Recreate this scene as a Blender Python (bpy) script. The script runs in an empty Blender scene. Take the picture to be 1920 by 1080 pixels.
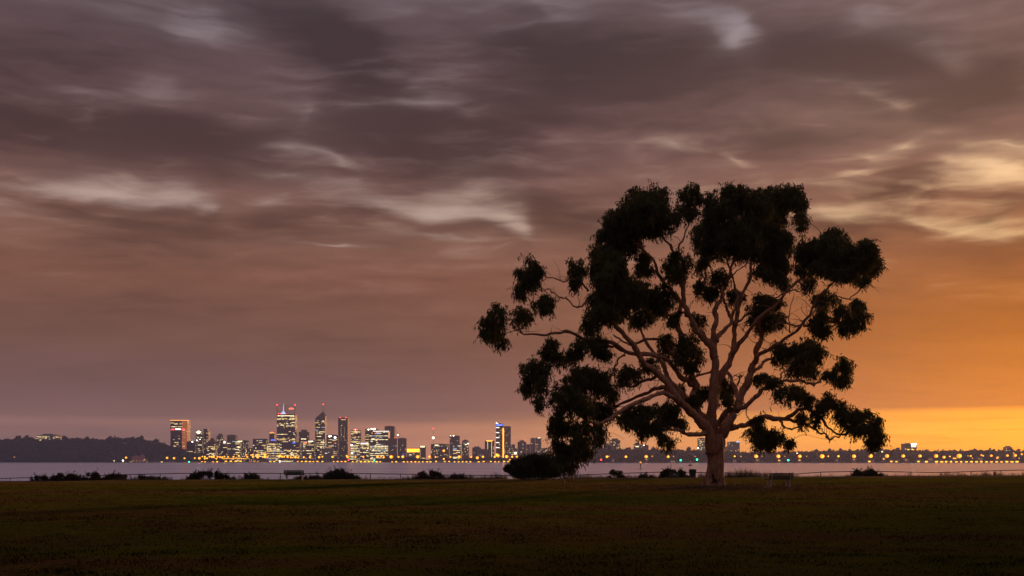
import bpy, math, random
import numpy as np
from mathutils import Vector, Matrix

random.seed(7)
rng = np.random.default_rng(11)
S = bpy.context.scene
COL = S.collection
R = math.radians

# ------------------------------------------------------------------ camera, sky, sun, exposure
EYE, HOR, F = 1.6, 864.0, 1920.0           # eye height, horizon row and focal length of the photograph
cam_d = bpy.data.cameras.new('camera')
cam_d.sensor_width = 36; cam_d.lens = 36
cam_d.shift_y = (HOR - 540) / 1920
cam_d.clip_start = 0.1; cam_d.clip_end = 30000
cam = bpy.data.objects.new('camera', cam_d); COL.objects.link(cam)
cam.location = (0, 0, EYE); cam.rotation_euler = (R(90), 0, 0)
S.camera = cam
S.render.engine = 'CYCLES'
S.cycles.use_denoising = True
S.cycles.max_bounces = 6; S.cycles.diffuse_bounces = 2; S.cycles.glossy_bounces = 3
S.cycles.transmission_bounces = 3; S.cycles.transparent_max_bounces = 6; S.cycles.volume_bounces = 1
S.cycles.sample_clamp_indirect = 4
S.view_settings.view_transform = 'Standard'; S.view_settings.look = 'None'
S.view_settings.exposure = 0.0; S.view_settings.gamma = 1.0; S.view_settings.use_curve_mapping = False

SUN_AZ, SUN_EL = 35.0, 3.0                 # the sun is still low, out of frame to the right
SUN_STRENGTH = 1.5

def at(px, py, Y):
    """a point of the place: direction of a photo pixel, at depth Y metres"""
    return np.array([(px - 960) / F * Y, Y, EYE - (py - HOR) / F * Y])

class Nodes:
    def __init__(s, tree):
        s.t = tree; s.n = tree.nodes; s.l = tree.links
    def new(s, typ, **kw):
        n = s.n.new(typ)
        for k, v in kw.items(): setattr(n, k, v)
        return n
    def put(s, sock, v):
        if hasattr(v, 'is_output'): s.l.new(v, sock)
        elif v is not None: sock.default_value = v
    def m(s, op, a, b=None, c=None, clamp=False):
        n = s.new('ShaderNodeMath', operation=op, use_clamp=clamp)
        s.put(n.inputs[0], a); s.put(n.inputs[1], b); s.put(n.inputs[2], c)
        return n.outputs[0]
    def v(s, op, a, b=None, scale=None):
        n = s.new('ShaderNodeVectorMath', operation=op)
        s.put(n.inputs[0], a); s.put(n.inputs[1], b)
        if scale is not None: s.put(n.inputs['Scale'], scale)
        return n.outputs[1] if op in ('DOT_PRODUCT', 'LENGTH') else n.outputs[0]
    def noise(s, vec, scale, detail=3, rough=0.5, dist=0.0, color=False):
        n = s.new('ShaderNodeTexNoise')
        s.put(n.inputs['Vector'], vec); n.inputs['Scale'].default_value = scale
        n.inputs['Detail'].default_value = detail; n.inputs['Roughness'].default_value = rough
        n.inputs['Distortion'].default_value = dist
        return n.outputs['Color' if color else 'Fac']
    def ramp(s, fac, stops, interp='LINEAR'):
        n = s.new('ShaderNodeValToRGB'); r = n.color_ramp; r.interpolation = interp
        while len(r.elements) < len(stops): r.elements.new(0.5)
        for e, (p, c) in zip(r.elements, stops):
            e.position = p; e.color = (c if len(c) == 4 else (*c, 1)) if hasattr(c, '__len__') else (c, c, c, 1)
        s.put(n.inputs[0], fac); return n.outputs[0]
    def curve(s, fac, pts):
        n = s.new('ShaderNodeFloatCurve'); c = n.mapping.curves[0]
        pts = sorted(pts)
        while len(c.points) < len(pts): c.points.new(0.5, 0.5)
        for p, (x, y) in zip(c.points, pts): p.location = (x, y); p.handle_type = 'AUTO_CLAMPED'
        n.mapping.use_clip = False; n.mapping.update(); s.put(n.inputs['Value'], fac); return n.outputs[0]
    def mix(s, fac, a, b, mode='MIX'):
        n = s.new('ShaderNodeMix', data_type='RGBA', blend_type=mode)
        s.put(n.inputs['Factor'], fac)
        A = [i for i in n.inputs if i.name == 'A' and i.type == 'RGBA'][0]
        B = [i for i in n.inputs if i.name == 'B' and i.type == 'RGBA'][0]
        s.put(A, (*a, 1) if isinstance(a, tuple) and len(a) == 3 else a)
        s.put(B, (*b, 1) if isinstance(b, tuple) and len(b) == 3 else b)
        return [o for o in n.outputs if o.type == 'RGBA'][0]
    def maprange(s, v, a, b, c=0.0, d=1.0, smooth=True):
        n = s.new('ShaderNodeMapRange', interpolation_type='SMOOTHSTEP' if smooth else 'LINEAR')
        for i, x in enumerate((v, a, b, c, d)): s.put(n.inputs[i], x)
        return n.outputs[0]

def build_world():
    w = bpy.data.worlds.new('World'); S.world = w; w.use_nodes = True
    N = Nodes(w.node_tree); N.n.clear()
    out = N.new('ShaderNodeOutputWorld'); bg = N.new('ShaderNodeBackground')
    tc = N.new('ShaderNodeTexCoord'); d = tc.outputs['Generated']
    sep = N.new('ShaderNodeSeparateXYZ'); N.l.new(d, sep.inputs[0])
    x, y, z = sep.outputs
    az = N.m('MULTIPLY', N.m('ARCTAN2', x, y), 180 / math.pi)            # compass direction, degrees
    el = N.m('MULTIPLY', N.m('ARCSINE', N.m('MINIMUM', N.m('MAXIMUM', z, -1.0), 1.0)), 180 / math.pi)
    el0 = N.m('MAXIMUM', el, 0.0)
    # cloud deck coordinates: a flat layer seen in perspective
    zz = N.m('ADD', N.m('MAXIMUM', z, 0.0), 0.13)
    deck = N.new('ShaderNodeCombineXYZ')
    N.put(deck.inputs[0], N.m('DIVIDE', x, zz)); N.put(deck.inputs[1], N.m('DIVIDE', y, zz))
    deckv = deck.outputs[0]
    strk = N.new('ShaderNodeMapping'); N.l.new(deckv, strk.inputs[0])
    strk.inputs['Rotation'].default_value = (0, 0, R(-18)); strk.inputs['Scale'].default_value = (0.55, 1.5, 1)
    n_big = N.noise(strk.outputs[0], 0.75, 3, 0.5, 0.3)
    n_mid = N.noise(strk.outputs[0], 2.1, 4, 0.5, 0.4)
    n_wisp = N.noise(strk.outputs[0], 5.5, 4, 0.55, 0.7)
    # warped direction used to place the breaks in the cloud
    n_w = N.noise(deckv, 1.9, 4, 0.55, 0.0, color=True)
    wv = N.v('MULTIPLY', N.v('SUBTRACT', n_w, (0.5, 0.5, 0.5)), (8.0, 2.2, 0.0))
    n_w2 = N.noise(deckv, 6.0, 3, 0.55, 0.0, color=True)
    wv2 = N.v('MULTIPLY', N.v('SUBTRACT', n_w2, (0.5, 0.5, 0.5)), (1.8, 0.55, 0.0))
    ae = N.new('ShaderNodeCombineXYZ'); N.put(ae.inputs[0], az); N.put(ae.inputs[1], el)
    aew = N.v('ADD', N.v('ADD', ae.outputs[0], wv), wv2)
    def spots(lst, grow):
        tot = None
        for (px, py, rx, ry, tilt, wgt) in lst:
            dx, dz = (px - 960) / F, (HOR - py) / F
            a = math.degrees(math.atan(dx)); e = math.degrees(math.atan(dz / math.hypot(1, dx)))
            k = math.degrees(1 / F) * grow
            mp = N.new('ShaderNodeMapping', vector_type='TEXTURE')
            mp.inputs['Location'].default_value = (a, e, 0)
            mp.inputs['Rotation'].default_value = (0, 0, R(-tilt))
            mp.inputs['Scale'].default_value = (rx * k, ry * k, 1)
            N.l.new(aew, mp.inputs[0])
            g = N.new('ShaderNodeTexGradient', gradient_type='QUADRATIC_SPHERE'); N.l.new(mp.outputs[0], g.inputs[0])
            tot = N.m('MULTIPLY', g.outputs['Fac'], wgt) if tot is None else N.m('MULTIPLY_ADD', g.outputs['Fac'], wgt, tot)
        return tot
    # long breaks between cloud banks: crisp lower edge (the top of the nearer bank), fading upwards
    naz = N.m('MULTIPLY_ADD', N.m('ADD', az, N.m('MULTIPLY', N.m('SUBTRACT', n_mid, .5), 2.0)), 1/60.0, 0.5)
    def adeg(px): return math.degrees(math.atan((px-960)/F))/60+.5
    def edeg(px, py): return math.degrees(math.atan((HOR-py)/F/math.hypot(1, (px-960)/F)))
    sepw = N.new('ShaderNodeSeparateXYZ'); N.l.new(wv2, sepw.inputs[0]); sepv = N.new('ShaderNodeSeparateXYZ'); N.l.new(wv, sepv.inputs[0])
    elw = N.m('ADD', N.m('MULTIPLY_ADD', sepw.outputs[1], .55, el), N.m('MULTIPLY', sepv.outputs[1], .12))
    def band(edge, stren, hgt, soft, dark, boost=1.0):
        e = N.m('MULTIPLY', N.curve(naz, [(adeg(x), edeg(x, y)/30) for x, y in edge]), 30.0)
        st = N.curve(naz, [(adeg(x), v*.5) for x, v in stren]); h = N.curve(naz, [(adeg(x), v/100) for x, v in hgt])
        dist = N.m('SUBTRACT', elw, e)
        up = N.m('MULTIPLY', N.maprange(dist, -soft, soft), N.m('EXPONENT', N.m('DIVIDE', N.m('MULTIPLY', N.m('MAXIMUM', dist, 0.0), -1.0), N.m('MAXIMUM', N.m('MULTIPLY', h, 100*math.degrees(1/F)), .05))))
        gp = N.m('MULTIPLY', up, N.m('MULTIPLY', N.m('MAXIMUM', st, 0.0), 2.0*boost))
        dk = N.m('MULTIPLY', N.m('SUBTRACT', 1.0, N.maprange(dist, -soft, soft)), N.m('EXPONENT', N.m('MULTIPLY', N.m('MINIMUM', dist, 0.0), 1/dark[1])))
        return gp, N.m('MULTIPLY', N.m('MULTIPLY', dk, dark[0]), N.m('MINIMUM', N.m('MULTIPLY', st, 2.4), 1.0))
    g1, d1 = band([(-60,352),(0,350),(60,353),(150,362),(220,379),(262,384),(310,377),(340,378),(375,388),(420,385),(460,382),(520,371),(580,367),(640,371),(700,380),(760,397),(805,410),(835,408),(880,404),(930,414),(985,438),(1040,445),(1200,420),(1450,400),(1530,397),(1590,404),(1640,399),(1700,405),(1750,424),(1800,434),(1850,441),(1900,441),(1960,435)],
        [(-200,.1),(0,.5),(90,.95),(200,1.15),(300,1.15),(375,1.15),(410,.25),(440,.15),(510,.5),(550,.2),(600,.35),(650,.6),(720,.95),(830,1.1),(930,1.1),(980,1.0),(1010,.15),(1100,.1),(1450,.1),(1530,.6),(1590,1.),(1640,.8),(1670,.45),(1720,.95),(1800,1.2),(1860,1.3),(1910,1.0),(1960,.7),(2060,.3)],
        [(0,14),(100,20),(220,30),(375,16),(430,8),(510,8),(640,14),(720,14),(830,34),(930,40),(990,34),(1040,10),(1500,10),(1590,13),(1680,8),(1740,12),(1850,17),(1910,18),(2000,14)], .65, (.45, 1.2))
    g2, d2 = band([(-60,186),(0,184),(80,180),(145,172),(220,178),(305,176),(380,186),(450,200),(520,222),(580,218),(620,205),(680,193),(760,190),(830,195),(900,212),(960,205),(1050,190),(1200,160),(1290,140),(1370,100),(1420,85),(1500,70),(1600,62),(1680,70),(1760,110),(1800,125),(1850,110),(1930,90)],
        [(-100,.1),(0,.12),(90,.2),(145,.32),(200,.18),(300,.3),(340,.15),(420,.05),(560,.1),(640,.2),(720,.35),(770,.6),(820,.4),(880,.35),(940,.1),(1100,.06),(1280,.08),(1330,.12),(1370,.15),(1400,.12),(1440,.1),(1550,.2),(1650,.45),(1720,.4),(1790,.55),(1840,.25),(1930,.2)],
        [(0,8),(145,12),(220,10),(300,26),(360,12),(640,8),(760,9),(860,14),(1000,8),(1280,12),(1370,50),(1440,20),(1650,44),(1790,36),(1900,20)], .75, (.30, 2.2), 1.6)
    g3, d3 = band([(-50,-40),(60,-15),(150,2),(230,30),(300,52),(350,68),(390,73),(440,72),(500,60),(600,20),(700,-30),(960,-20),(1060,36),(1100,30),(1300,-30),(1900,-60)],
        [(-50,.15),(100,.35),(200,.5),(300,.65),(370,.9),(430,.65),(480,.35),(540,.1),(900,.1),(1000,.2),(1060,.35),(1120,.15),(1900,.1)],
        [(-50,20),(200,20),(370,34),(440,40),(520,20),(1060,20),(1900,20)], .8, (.10, 1.5), 1.5)
    gaps = [(1366,72,34,30,28,.9),(1325,42,80,26,18,.5),(590,205,30,16,-25,.4),(520,268,44,9,4,.4),(590,290,60,9,22,.35),(490,320,52,10,3,.5),(620,345,50,10,4,.3),
        (805,440,80,7,0,.45),(640,457,65,4,2,.7),(1265,268,65,9,3,.5),(1400,290,20,9,30,.5),
        (1560,150,150,12,4,.32),(1680,185,60,10,25,.35),(1440,240,40,8,20,.2),(1700,272,55,13,-8,.7),(1640,290,40,10,20,.3),(1880,272,60,12,6,.9),(1890,318,80,20,8,1.0),(1840,300,70,8,14,.4),
        (560,250,120,70,0,.28),(1600,205,180,46,5,.3),(1340,240,160,40,0,.15),(1620,325,48,7,-5,.4),(1560,345,60,10,10,.25),(1790,240,80,10,12,.3),(1240,15,60,12,20,.25)]
    masses = [  # heavier, darker cloud
        (590,50,130,50,18,1.0),(690,140,120,55,15,.8),(110,245,280,50,2,.9),(340,250,170,46,4,.7),(775,268,190,66,2,1.1),(890,300,140,40,0,.6),
        (990,85,170,60,5,.7),(1150,175,210,70,0,.85),(1510,95,150,46,5,.75),(1690,125,140,46,8,.9),(1830,165,110,46,10,.8),(1480,258,140,30,0,.7),
        (1700,354,140,32,-5,1.0),(1085,406,125,36,3,1.0),(150,402,220,24,4,.45),(560,404,190,24,-2,.5),(120,110,190,44,0,.45),(1905,374,45,14,0,.8),(1868,408,30,10,-8,.9),(1560,425,130,20,0,.45)]
    gap = N.m('ADD', N.m('ADD', spots(gaps, 2.2), g1), N.m('ADD', g2, g3))
    mass = N.m('ADD', spots(masses, 2.3), d1)
    # broken, wind-drawn cloud: one ragged field decides where the breaks open and where the cloud is thick
    strk2 = N.new('ShaderNodeMapping'); N.l.new(deckv, strk2.inputs[0]); strk2.inputs['Rotation'].default_value = (0, 0, R(-24)); strk2.inputs['Scale'].default_value = (.75, 1.3, 1)
    fb = N.noise(strk2.outputs[0], 1.7, 4, 0.52, 0.5)
    fb2 = N.noise(N.v('ADD', strk.outputs[0], (7.3, 2.1, 0.0)), 4.4, 4, 0.52, 0.6)
    stv = N.new('ShaderNodeMapping'); N.l.new(aew, stv.inputs[0]); stv.inputs['Rotation'].default_value = (0, 0, R(7)); stv.inputs['Scale'].default_value = (.16, .95, 1)
    fst = N.noise(stv.outputs[0], 1.5, 4, 0.55, 0.3)
    fld = N.m('MULTIPLY_ADD', fb, 0.48, N.m('MULTIPLY_ADD', fb2, 0.24, N.m('MULTIPLY', fst, 0.28)))
    core = N.maprange(N.m('MULTIPLY_ADD', gap, 0.62, N.m('MULTIPLY', N.m('SUBTRACT', fld, 0.5), 2.1)), 0.04, 0.62)
    gap = N.m('MULTIPLY_ADD', N.m('MINIMUM', gap, 1.0), 0.30, N.m('MULTIPLY', core, 0.70))
    thick = N.maprange(N.m('MULTIPLY_ADD', mass, 0.62, N.m('MULTIPLY', N.m('SUBTRACT', 0.5, fld), 1.9)), -0.14, 0.54)
    k = 1 / 40.0
    f_el = N.m('MULTIPLY', el0, k)
    base = N.ramp(f_el, [(0, (.50,.225,.155)),(1.7*k,(.44,.195,.135)),(1.95*k,(.40,.18,.13)),(2.3*k,(.215,.112,.100)),(3.7*k,(.176,.090,.081)),(6.6*k,(.160,.075,.052)),
        (9.9*k,(.190,.081,.053)),(12.2*k,(.194,.094,.067)),(16.4*k,(.134,.070,.067)),(20.4*k,(.106,.063,.067)),(24.5*k,(.102,.070,.079)),(1,(.185,.170,.215))])
    base = N.mix(N.m('MULTIPLY', N.maprange(az, -6.0, -17.0), N.maprange(el, 2.6, 1.6)), base, (.245,.132,.118))
    glow = N.ramp(f_el, [(0,(1.5,.50,.0)),(1.6*k,(1.75,.66,.0)),(2.55*k,(1.6,.55,.0)),(2.78*k,(.92,.265,.0)),(7*k,(.52,.150,.006)),
        (11*k,(.30,.105,.032)),(16*k,(.25,.125,.085)),(24*k,(.17,.105,.095)),(1,(.13,.10,.115))])
    daz = N.m('DIVIDE', N.m('SUBTRACT', az, SUN_AZ - 3), 21.0)
    g = N.m('EXPONENT', N.m('MULTIPLY', N.m('MULTIPLY', daz, daz), -1.0))
    sky = N.mix(g, base, glow)
    # cloud texture
    above = N.maprange(el, 3.0, 14.0, 0.28, 1.0)
    tex = N.m('MULTIPLY_ADD', N.m('SUBTRACT', n_big, 0.5), 0.5, N.m('SUBTRACT', 0.25, N.m('MULTIPLY', thick, 0.68)))
    shade = N.m('MULTIPLY_ADD', tex, above, 1.0)
    sky = N.v('SCALE', sky, scale=shade)
    # what shows through the breaks: thin cloud lit from below near the sun, lilac higher up, over the clear dawn sky
    nis = N.new('ShaderNodeTexSky', sky_type='NISHITA', sun_disc=False)
    nis.sun_elevation = R(SUN_EL); nis.sun_rotation = R(SUN_AZ); nis.altitude = 10
    clear = N.v('SCALE', nis.outputs[0], scale=0.05)
    gapc = N.ramp(f_el, [(0,(.62,.40,.32)),(9*k,(.60,.42,.35)),(14.5*k,(.58,.43,.375)),(18*k,(.36,.25,.245)),(23*k,(.31,.26,.29)),(1,(.26,.24,.29))])
    gapc = N.mix(g, gapc, N.ramp(f_el, [(0,(1,.6,.2)),(14*k,(1.2,.74,.36)),(17*k,(1.05,.66,.40)),(21*k,(.46,.34,.33)),(25*k,(.34,.27,.29)),(1,(.3,.26,.3))]))
    gapc = N.mix(0.12, gapc, clear)
    sky = N.mix(N.m('MULTIPLY', gap, N.maprange(el, 7.0, 10.5, 0.1, 0.92)), sky, gapc)
    # low bars of cloud over the bright strip at the sunrise
    bar = N.noise(N.v('MULTIPLY', ae.outputs[0], (0.10, 2.2, 1.0)), 1.6, 4, 0.5, 0.2)
    barm = N.m('MULTIPLY', N.maprange(bar, 0.5, 0.68), N.m('MULTIPLY', g, N.maprange(el, 2.9, 2.2)))
    sky = N.mix(N.m('MULTIPLY', barm, 0.55), sky, (1.3, .40, .0))
    N.l.new(sky, bg.inputs['Color']); bg.inputs['Strength'].default_value = 1.0
    N.l.new(bg.outputs[0], out.inputs['Surface'])
    w.cycles.sampling_method = 'MANUAL'; w.cycles.sample_map_resolution = 1024
build_world()

sd = bpy.data.lights.new('sun', 'SUN'); sd.energy = SUN_STRENGTH; sd.angle = R(4); sd.color = (1.0, 0.42, 0.17)
sun = bpy.data.objects.new('sun', sd); COL.objects.link(sun)
sv = Vector((math.sin(R(SUN_AZ)) * math.cos(R(SUN_EL)), math.cos(R(SUN_AZ)) * math.cos(R(SUN_EL)), math.sin(R(SUN_EL))))
sun.rotation_euler = sv.to_track_quat('Z', 'Y').to_euler(); sun.location = (40, 60, 40)

# ------------------------------------------------------------------ materials
M = {}
def mat(name, col, rough=0.8, col2=None, scale=1.0, spec=0.3, metal=0.0, bump=0.0, bscale=None, stretch=None, detail=4):
    m = bpy.data.materials.new(name); m.use_nodes = True
    N = Nodes(m.node_tree); b = m.node_tree.nodes['Principled BSDF']
    b.inputs['Roughness'].default_value = rough; b.inputs['Metallic'].default_value = metal
    b.inputs['Specular IOR Level'].default_value = spec
    geo = N.new('ShaderNodeTexCoord'); vec = geo.outputs['Object']
    if stretch: vec = N.v('MULTIPLY', vec, stretch)
    c2 = col2 or tuple(c * 0.75 for c in col)
    nz = N.noise(vec, scale, detail, 0.6)
    N.l.new(N.mix(N.maprange(nz, 0.3, 0.7), c2, col), b.inputs['Base Color'])
    if bump:
        bp = N.new('ShaderNodeBump'); bp.inputs['Strength'].default_value = bump
        N.l.new(N.noise(vec, bscale or scale * 4, 5, 0.6), bp.inputs['Height']); N.l.new(bp.outputs[0], b.inputs['Normal'])
    M[name] = m; return m
def glowmat(name, col, strength):
    m = bpy.data.materials.new(name); m.use_nodes = True
    N = Nodes(m.node_tree); b = m.node_tree.nodes['Principled BSDF']
    b.inputs['Base Color'].default_value = (0.02, 0.02, 0.02, 1); b.inputs['Roughness'].default_value = 0.6
    tc = N.new('ShaderNodeTexCoord')
    nz = N.noise(tc.outputs['Object'], 0.11, 3, 0.7)
    N.l.new(N.mix(N.maprange(nz, 0.3, 0.7, 0.0, 0.35), tuple(col), tuple(c * 0.45 for c in col)), b.inputs['Emission Color'])
    b.inputs['Emission Strength'].default_value = strength
    M[name] = m; return m
def leafmat(name, col, col2, scale, trans=0.25, spec=0.15):
    m = bpy.data.materials.new(name); m.use_nodes = True
    N = Nodes(m.node_tree); N.n.clear()
    out = N.new('ShaderNodeOutputMaterial'); mx = N.new('ShaderNodeMixShader'); mx.inputs[0].default_value = trans
    b = N.new('ShaderNodeBsdfPrincipled'); t = N.new('ShaderNodeBsdfTranslucent')
    b.inputs['Roughness'].default_value = 0.55; b.inputs['Specular IOR Level'].default_value = spec
    g = N.new('ShaderNodeNewGeometry')
    c = N.mix(N.maprange(N.noise(g.outputs['Position'], scale, 3, 0.6), 0.3, 0.7), col, col2)
    N.l.new(c, b.inputs['Base Color']); N.l.new(c, t.inputs[0])
    N.l.new(b.outputs[0], mx.inputs[1]); N.l.new(t.outputs[0], mx.inputs[2]); N.l.new(mx.outputs[0], out.inputs[0])
    M[name] = m; return m

leafmat('gum_leaf', (.060,.066,.018), (.110,.092,.030), 1.1, 0.35)
leafmat('shrub_leaf', (.030,.030,.014), (.055,.040,.022), 1.5)
leafmat('shrub_green', (.035,.045,.015), (.060,.055,.022), 1.2)
leafmat('dry_blade', (.16,.10,.055), (.09,.06,.035), 0.8)
leafmat('grass_blade', (.009,.012,.002), (.015,.012,.004), 0.12, 0.0, 0.0)
leafmat('far_leaf', (.030,.034,.020), (.055,.050,.030), 0.05, 0.1)
mat('far_earth', (.07,.06,.045), 0.95, (.045,.045,.03), 0.03)
mat('slat_olive', (.085,.085,.06), 0.65, (.055,.058,.042), 3.0, bump=.2, stretch=(.3, 6, 6))
mat('slat_green', (.075,.105,.09), 0.6, (.05,.075,.065), 3.0, bump=.2, stretch=(.3, 6, 6))
mat('pale_metal', (.62,.60,.58), 0.5, (.48,.46,.45), 6.0, spec=.5)
mat('dark_metal', (.07,.06,.055), 0.6, (.04,.035,.03), 5.0)
mat('bin_green', (.030,.050,.038), 0.45, (.022,.038,.030), 4.0, spec=.4)
mat('rubber', (.02,.02,.02), 0.8)
mat('sign_grey', (.6,.58,.6), 0.5, (.5,.48,.5), 3.0)
mat('sign_dark', (.030,.050,.045), 0.4, (.024,.040,.036), 3.0, spec=.5)
mat('sign_white', (.62,.62,.60), 0.5, (.52,.52,.50), 9.0)
mat('twig', (.16,.11,.085), 0.85, (.10,.07,.055), 5.0)
mat('concrete', (.32,.29,.27), 0.85, (.22,.20,.19), 0.08)
mat('tower_dark', (.06,.062,.10), 0.35, (.045,.046,.078), 0.05, spec=.5)
mat('tower_grey', (.13,.125,.16), 0.6, (.095,.09,.12), 0.05)
mat('tower_pale', (.30,.265,.25), 0.7, (.22,.20,.19), 0.05)
mat('tower_brown', (.17,.125,.10), 0.7, (.12,.09,.075), 0.05)
mat('glass_dark', (.03,.03,.038), 0.15, (.02,.02,.026), 0.1, spec=.6)
mat('brick_red', (.48,.20,.16), 0.85, (.34,.14,.11), 0.2)
mat('boat_white', (.7,.68,.66), 0.5)
mat('rock', (.12,.095,.08), 0.9, (.07,.055,.05), 2.0, bump=.4)
glowmat('win_warm', (1.0,.66,.24), 1.6)
glowmat('win_white', (1.0,.82,.45), 2.2)
glowmat('win_dim', (.95,.55,.22), 0.5)
glowmat('win_cool', (.62,.78,1.0), 0.9)
glowmat('gold_light', (1.0,.40,.02), 4.2)
glowmat('white_light', (1.0,.90,.70), 7.0)
glowmat('white_strip', (1.0,.86,.72), 2.4)
glowmat('sodium', (1.0,.30,.004), 2.2)
glowmat('sodium_core', (1.0,.5,.06), 4.0)
glowmat('sodium_dim', (1.0,.36,.05), 1.3)
glowmat('red_light', (1.0,.04,.05), 5.0)
glowmat('red_sign', (1.0,.16,.06), 3.0)
glowmat('orange_edge', (1.0,.40,.09), 1.9)
glowmat('orange_dim', (1.0,.26,.07), 0.7)
glowmat('blue_sign', (.06,.16,1.0), 2.2)
glowmat('blue_white', (.45,.60,1.0), 1.6)
glowmat('green_light', (.02,1.0,.45), 4.5)

def bark_mat():
    m = bpy.data.materials.new('bark'); m.use_nodes = True; N = Nodes(m.node_tree)
    b = m.node_tree.nodes['Principled BSDF']; b.inputs['Roughness'].default_value = 0.8; b.inputs['Specular IOR Level'].default_value = 0.2
    g = N.new('ShaderNodeNewGeometry'); pos = g.outputs['Position']
    a = N.noise(N.v('MULTIPLY', pos, (3.0, 3.0, 0.8)), 1.3, 5, 0.6, 0.4)
    c = N.ramp(a, [(.25, (.27,.115,.062)), (.5, (.46,.225,.135)), (.72, (.58,.32,.205))])
    s = N.noise(N.v('MULTIPLY', pos, (7.0, 7.0, 1.1)), 1.6, 4, 0.6, 0.6)       # flaking strips
    c = N.mix(N.maprange(s, .54, .62, 0, .75), c, (.17,.08,.048))
    big = N.noise(N.v('MULTIPLY', pos, (1.2, 1.2, .7)), 1.0, 4, .65, .8)
    c = N.mix(N.maprange(big, .50, .60, 0, .6), c, (.24,.125,.08))
    sp = N.new('ShaderNodeSeparateXYZ'); N.l.new(pos, sp.inputs[0])
    low = N.maprange(sp.outputs[2], 2.4, 0.2)                                   # old rough stocking at the foot
    pt = N.noise(pos, 2.3, 4, 0.65, 0.5)
    c = N.mix(N.m('MULTIPLY', low, N.maprange(pt, .47, .60, 0, .8)), c, (.12,.075,.06))
    N.l.new(c, b.inputs['Base Color'])
    bp = N.new('ShaderNodeBump'); bp.inputs['Strength'].default_value = .5; bp.inputs['Distance'].default_value = .05
    N.l.new(N.m('ADD', a, s), bp.inputs['Height']); N.l.new(bp.outputs[0], b.inputs['Normal'])
    M['bark'] = m
    m2 = m.copy(); m2.name = 'bark_scar'; M['bark_scar'] = mat('bark_scar', (.05,.03,.025), .95, (.025,.016,.014), 6, bump=.6)
bark_mat()

def lawn_mat():
    m = bpy.data.materials.new('lawn'); m.use_nodes = True; N = Nodes(m.node_tree)
    b = m.node_tree.nodes['Principled BSDF']; b.inputs['Roughness'].default_value = 0.95; b.inputs['Specular IOR Level'].default_value = 0.0
    g = N.new('ShaderNodeNewGeometry'); p = g.outputs['Position']
    pst = N.v('MULTIPLY', p, (0.22, 1.0, 1.0))
    a = N.noise(pst, 0.13, 4, 0.6, 0.4); c0 = N.noise(pst, 0.6, 4, 0.65); f = N.noise(p, 9.0, 4, 0.7)
    v = N.m('ADD', N.m('MULTIPLY', a, 0.75), N.m('MULTIPLY', c0, 0.25))
    col = N.ramp(v, [(.38, (.006,.011,.002)), (.47, (.014,.018,.003)), (.54, (.019,.014,.005)), (.63, (.034,.022,.011))])
    sp = N.new('ShaderNodeSeparateXYZ'); N.l.new(p, sp.inputs[0])
    fence_strip = N.m('MULTIPLY', N.maprange(N.m('ADD', sp.outputs[1], N.m('MULTIPLY', c0, 10.0)), 86.0, 91.0), .75)
    col = N.mix(fence_strip, col, (.10,.058,.036))            # paler brown strip along the fence
    col = N.mix(N.maprange(f, .35, .7, 0, .3), col, (.008,.008,.003))
    N.l.new(col, b.inputs['Base Color'])
    bp = N.new('ShaderNodeBump'); bp.inputs['Strength'].default_value = .8; bp.inputs['Distance'].default_value = .04
    N.l.new(f, bp.inputs['Height']); N.l.new(bp.outputs[0], b.inputs['Normal'])
    b.inputs['Sheen Weight'].default_value = 0.88; b.inputs['Sheen Roughness'].default_value = 0.075
    N.l.new(N.ramp(v, [(.40, (.22,.34,.04)), (.49, (.36,.38,.07)), (.56, (.34,.25,.11)), (.64, (.44,.29,.17))]), b.inputs['Sheen Tint'])
    M['lawn'] = m
lawn_mat()

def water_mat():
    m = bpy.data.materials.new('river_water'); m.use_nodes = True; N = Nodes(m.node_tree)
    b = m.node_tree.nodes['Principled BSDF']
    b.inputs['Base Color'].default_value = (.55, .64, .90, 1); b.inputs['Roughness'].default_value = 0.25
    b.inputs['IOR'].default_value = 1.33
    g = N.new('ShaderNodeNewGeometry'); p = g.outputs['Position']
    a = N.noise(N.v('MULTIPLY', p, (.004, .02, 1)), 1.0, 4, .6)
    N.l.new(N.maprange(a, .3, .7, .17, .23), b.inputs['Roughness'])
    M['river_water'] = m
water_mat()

# ------------------------------------------------------------------ mesh helpers
def link(name, me, parent=None, mats=(), smooth=False):
    o = bpy.data.objects.new(name, me); COL.objects.link(o)
    for m in mats: me.materials.append(M[m])
    if parent is not None: o.parent = parent
    if smooth: me.polygons.foreach_set('use_smooth', [True] * len(me.polygons))
    return o
def tag(o, label=None, cat=None, group=None, kind=None):
    if label: o['label'] = label
    if cat: o['category'] = cat
    if group: o['group'] = group
    if kind: o['kind'] = kind
    return o
def thing(name, label, cat, loc=(0, 0, 0), group=None, rz=0.0):
    o = bpy.data.objects.new(name, None); COL.objects.link(o); o.location = Vector(loc); o.rotation_euler[2] = rz
    o.empty_display_size = 0.5
    return tag(o, label, cat, group)

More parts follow.
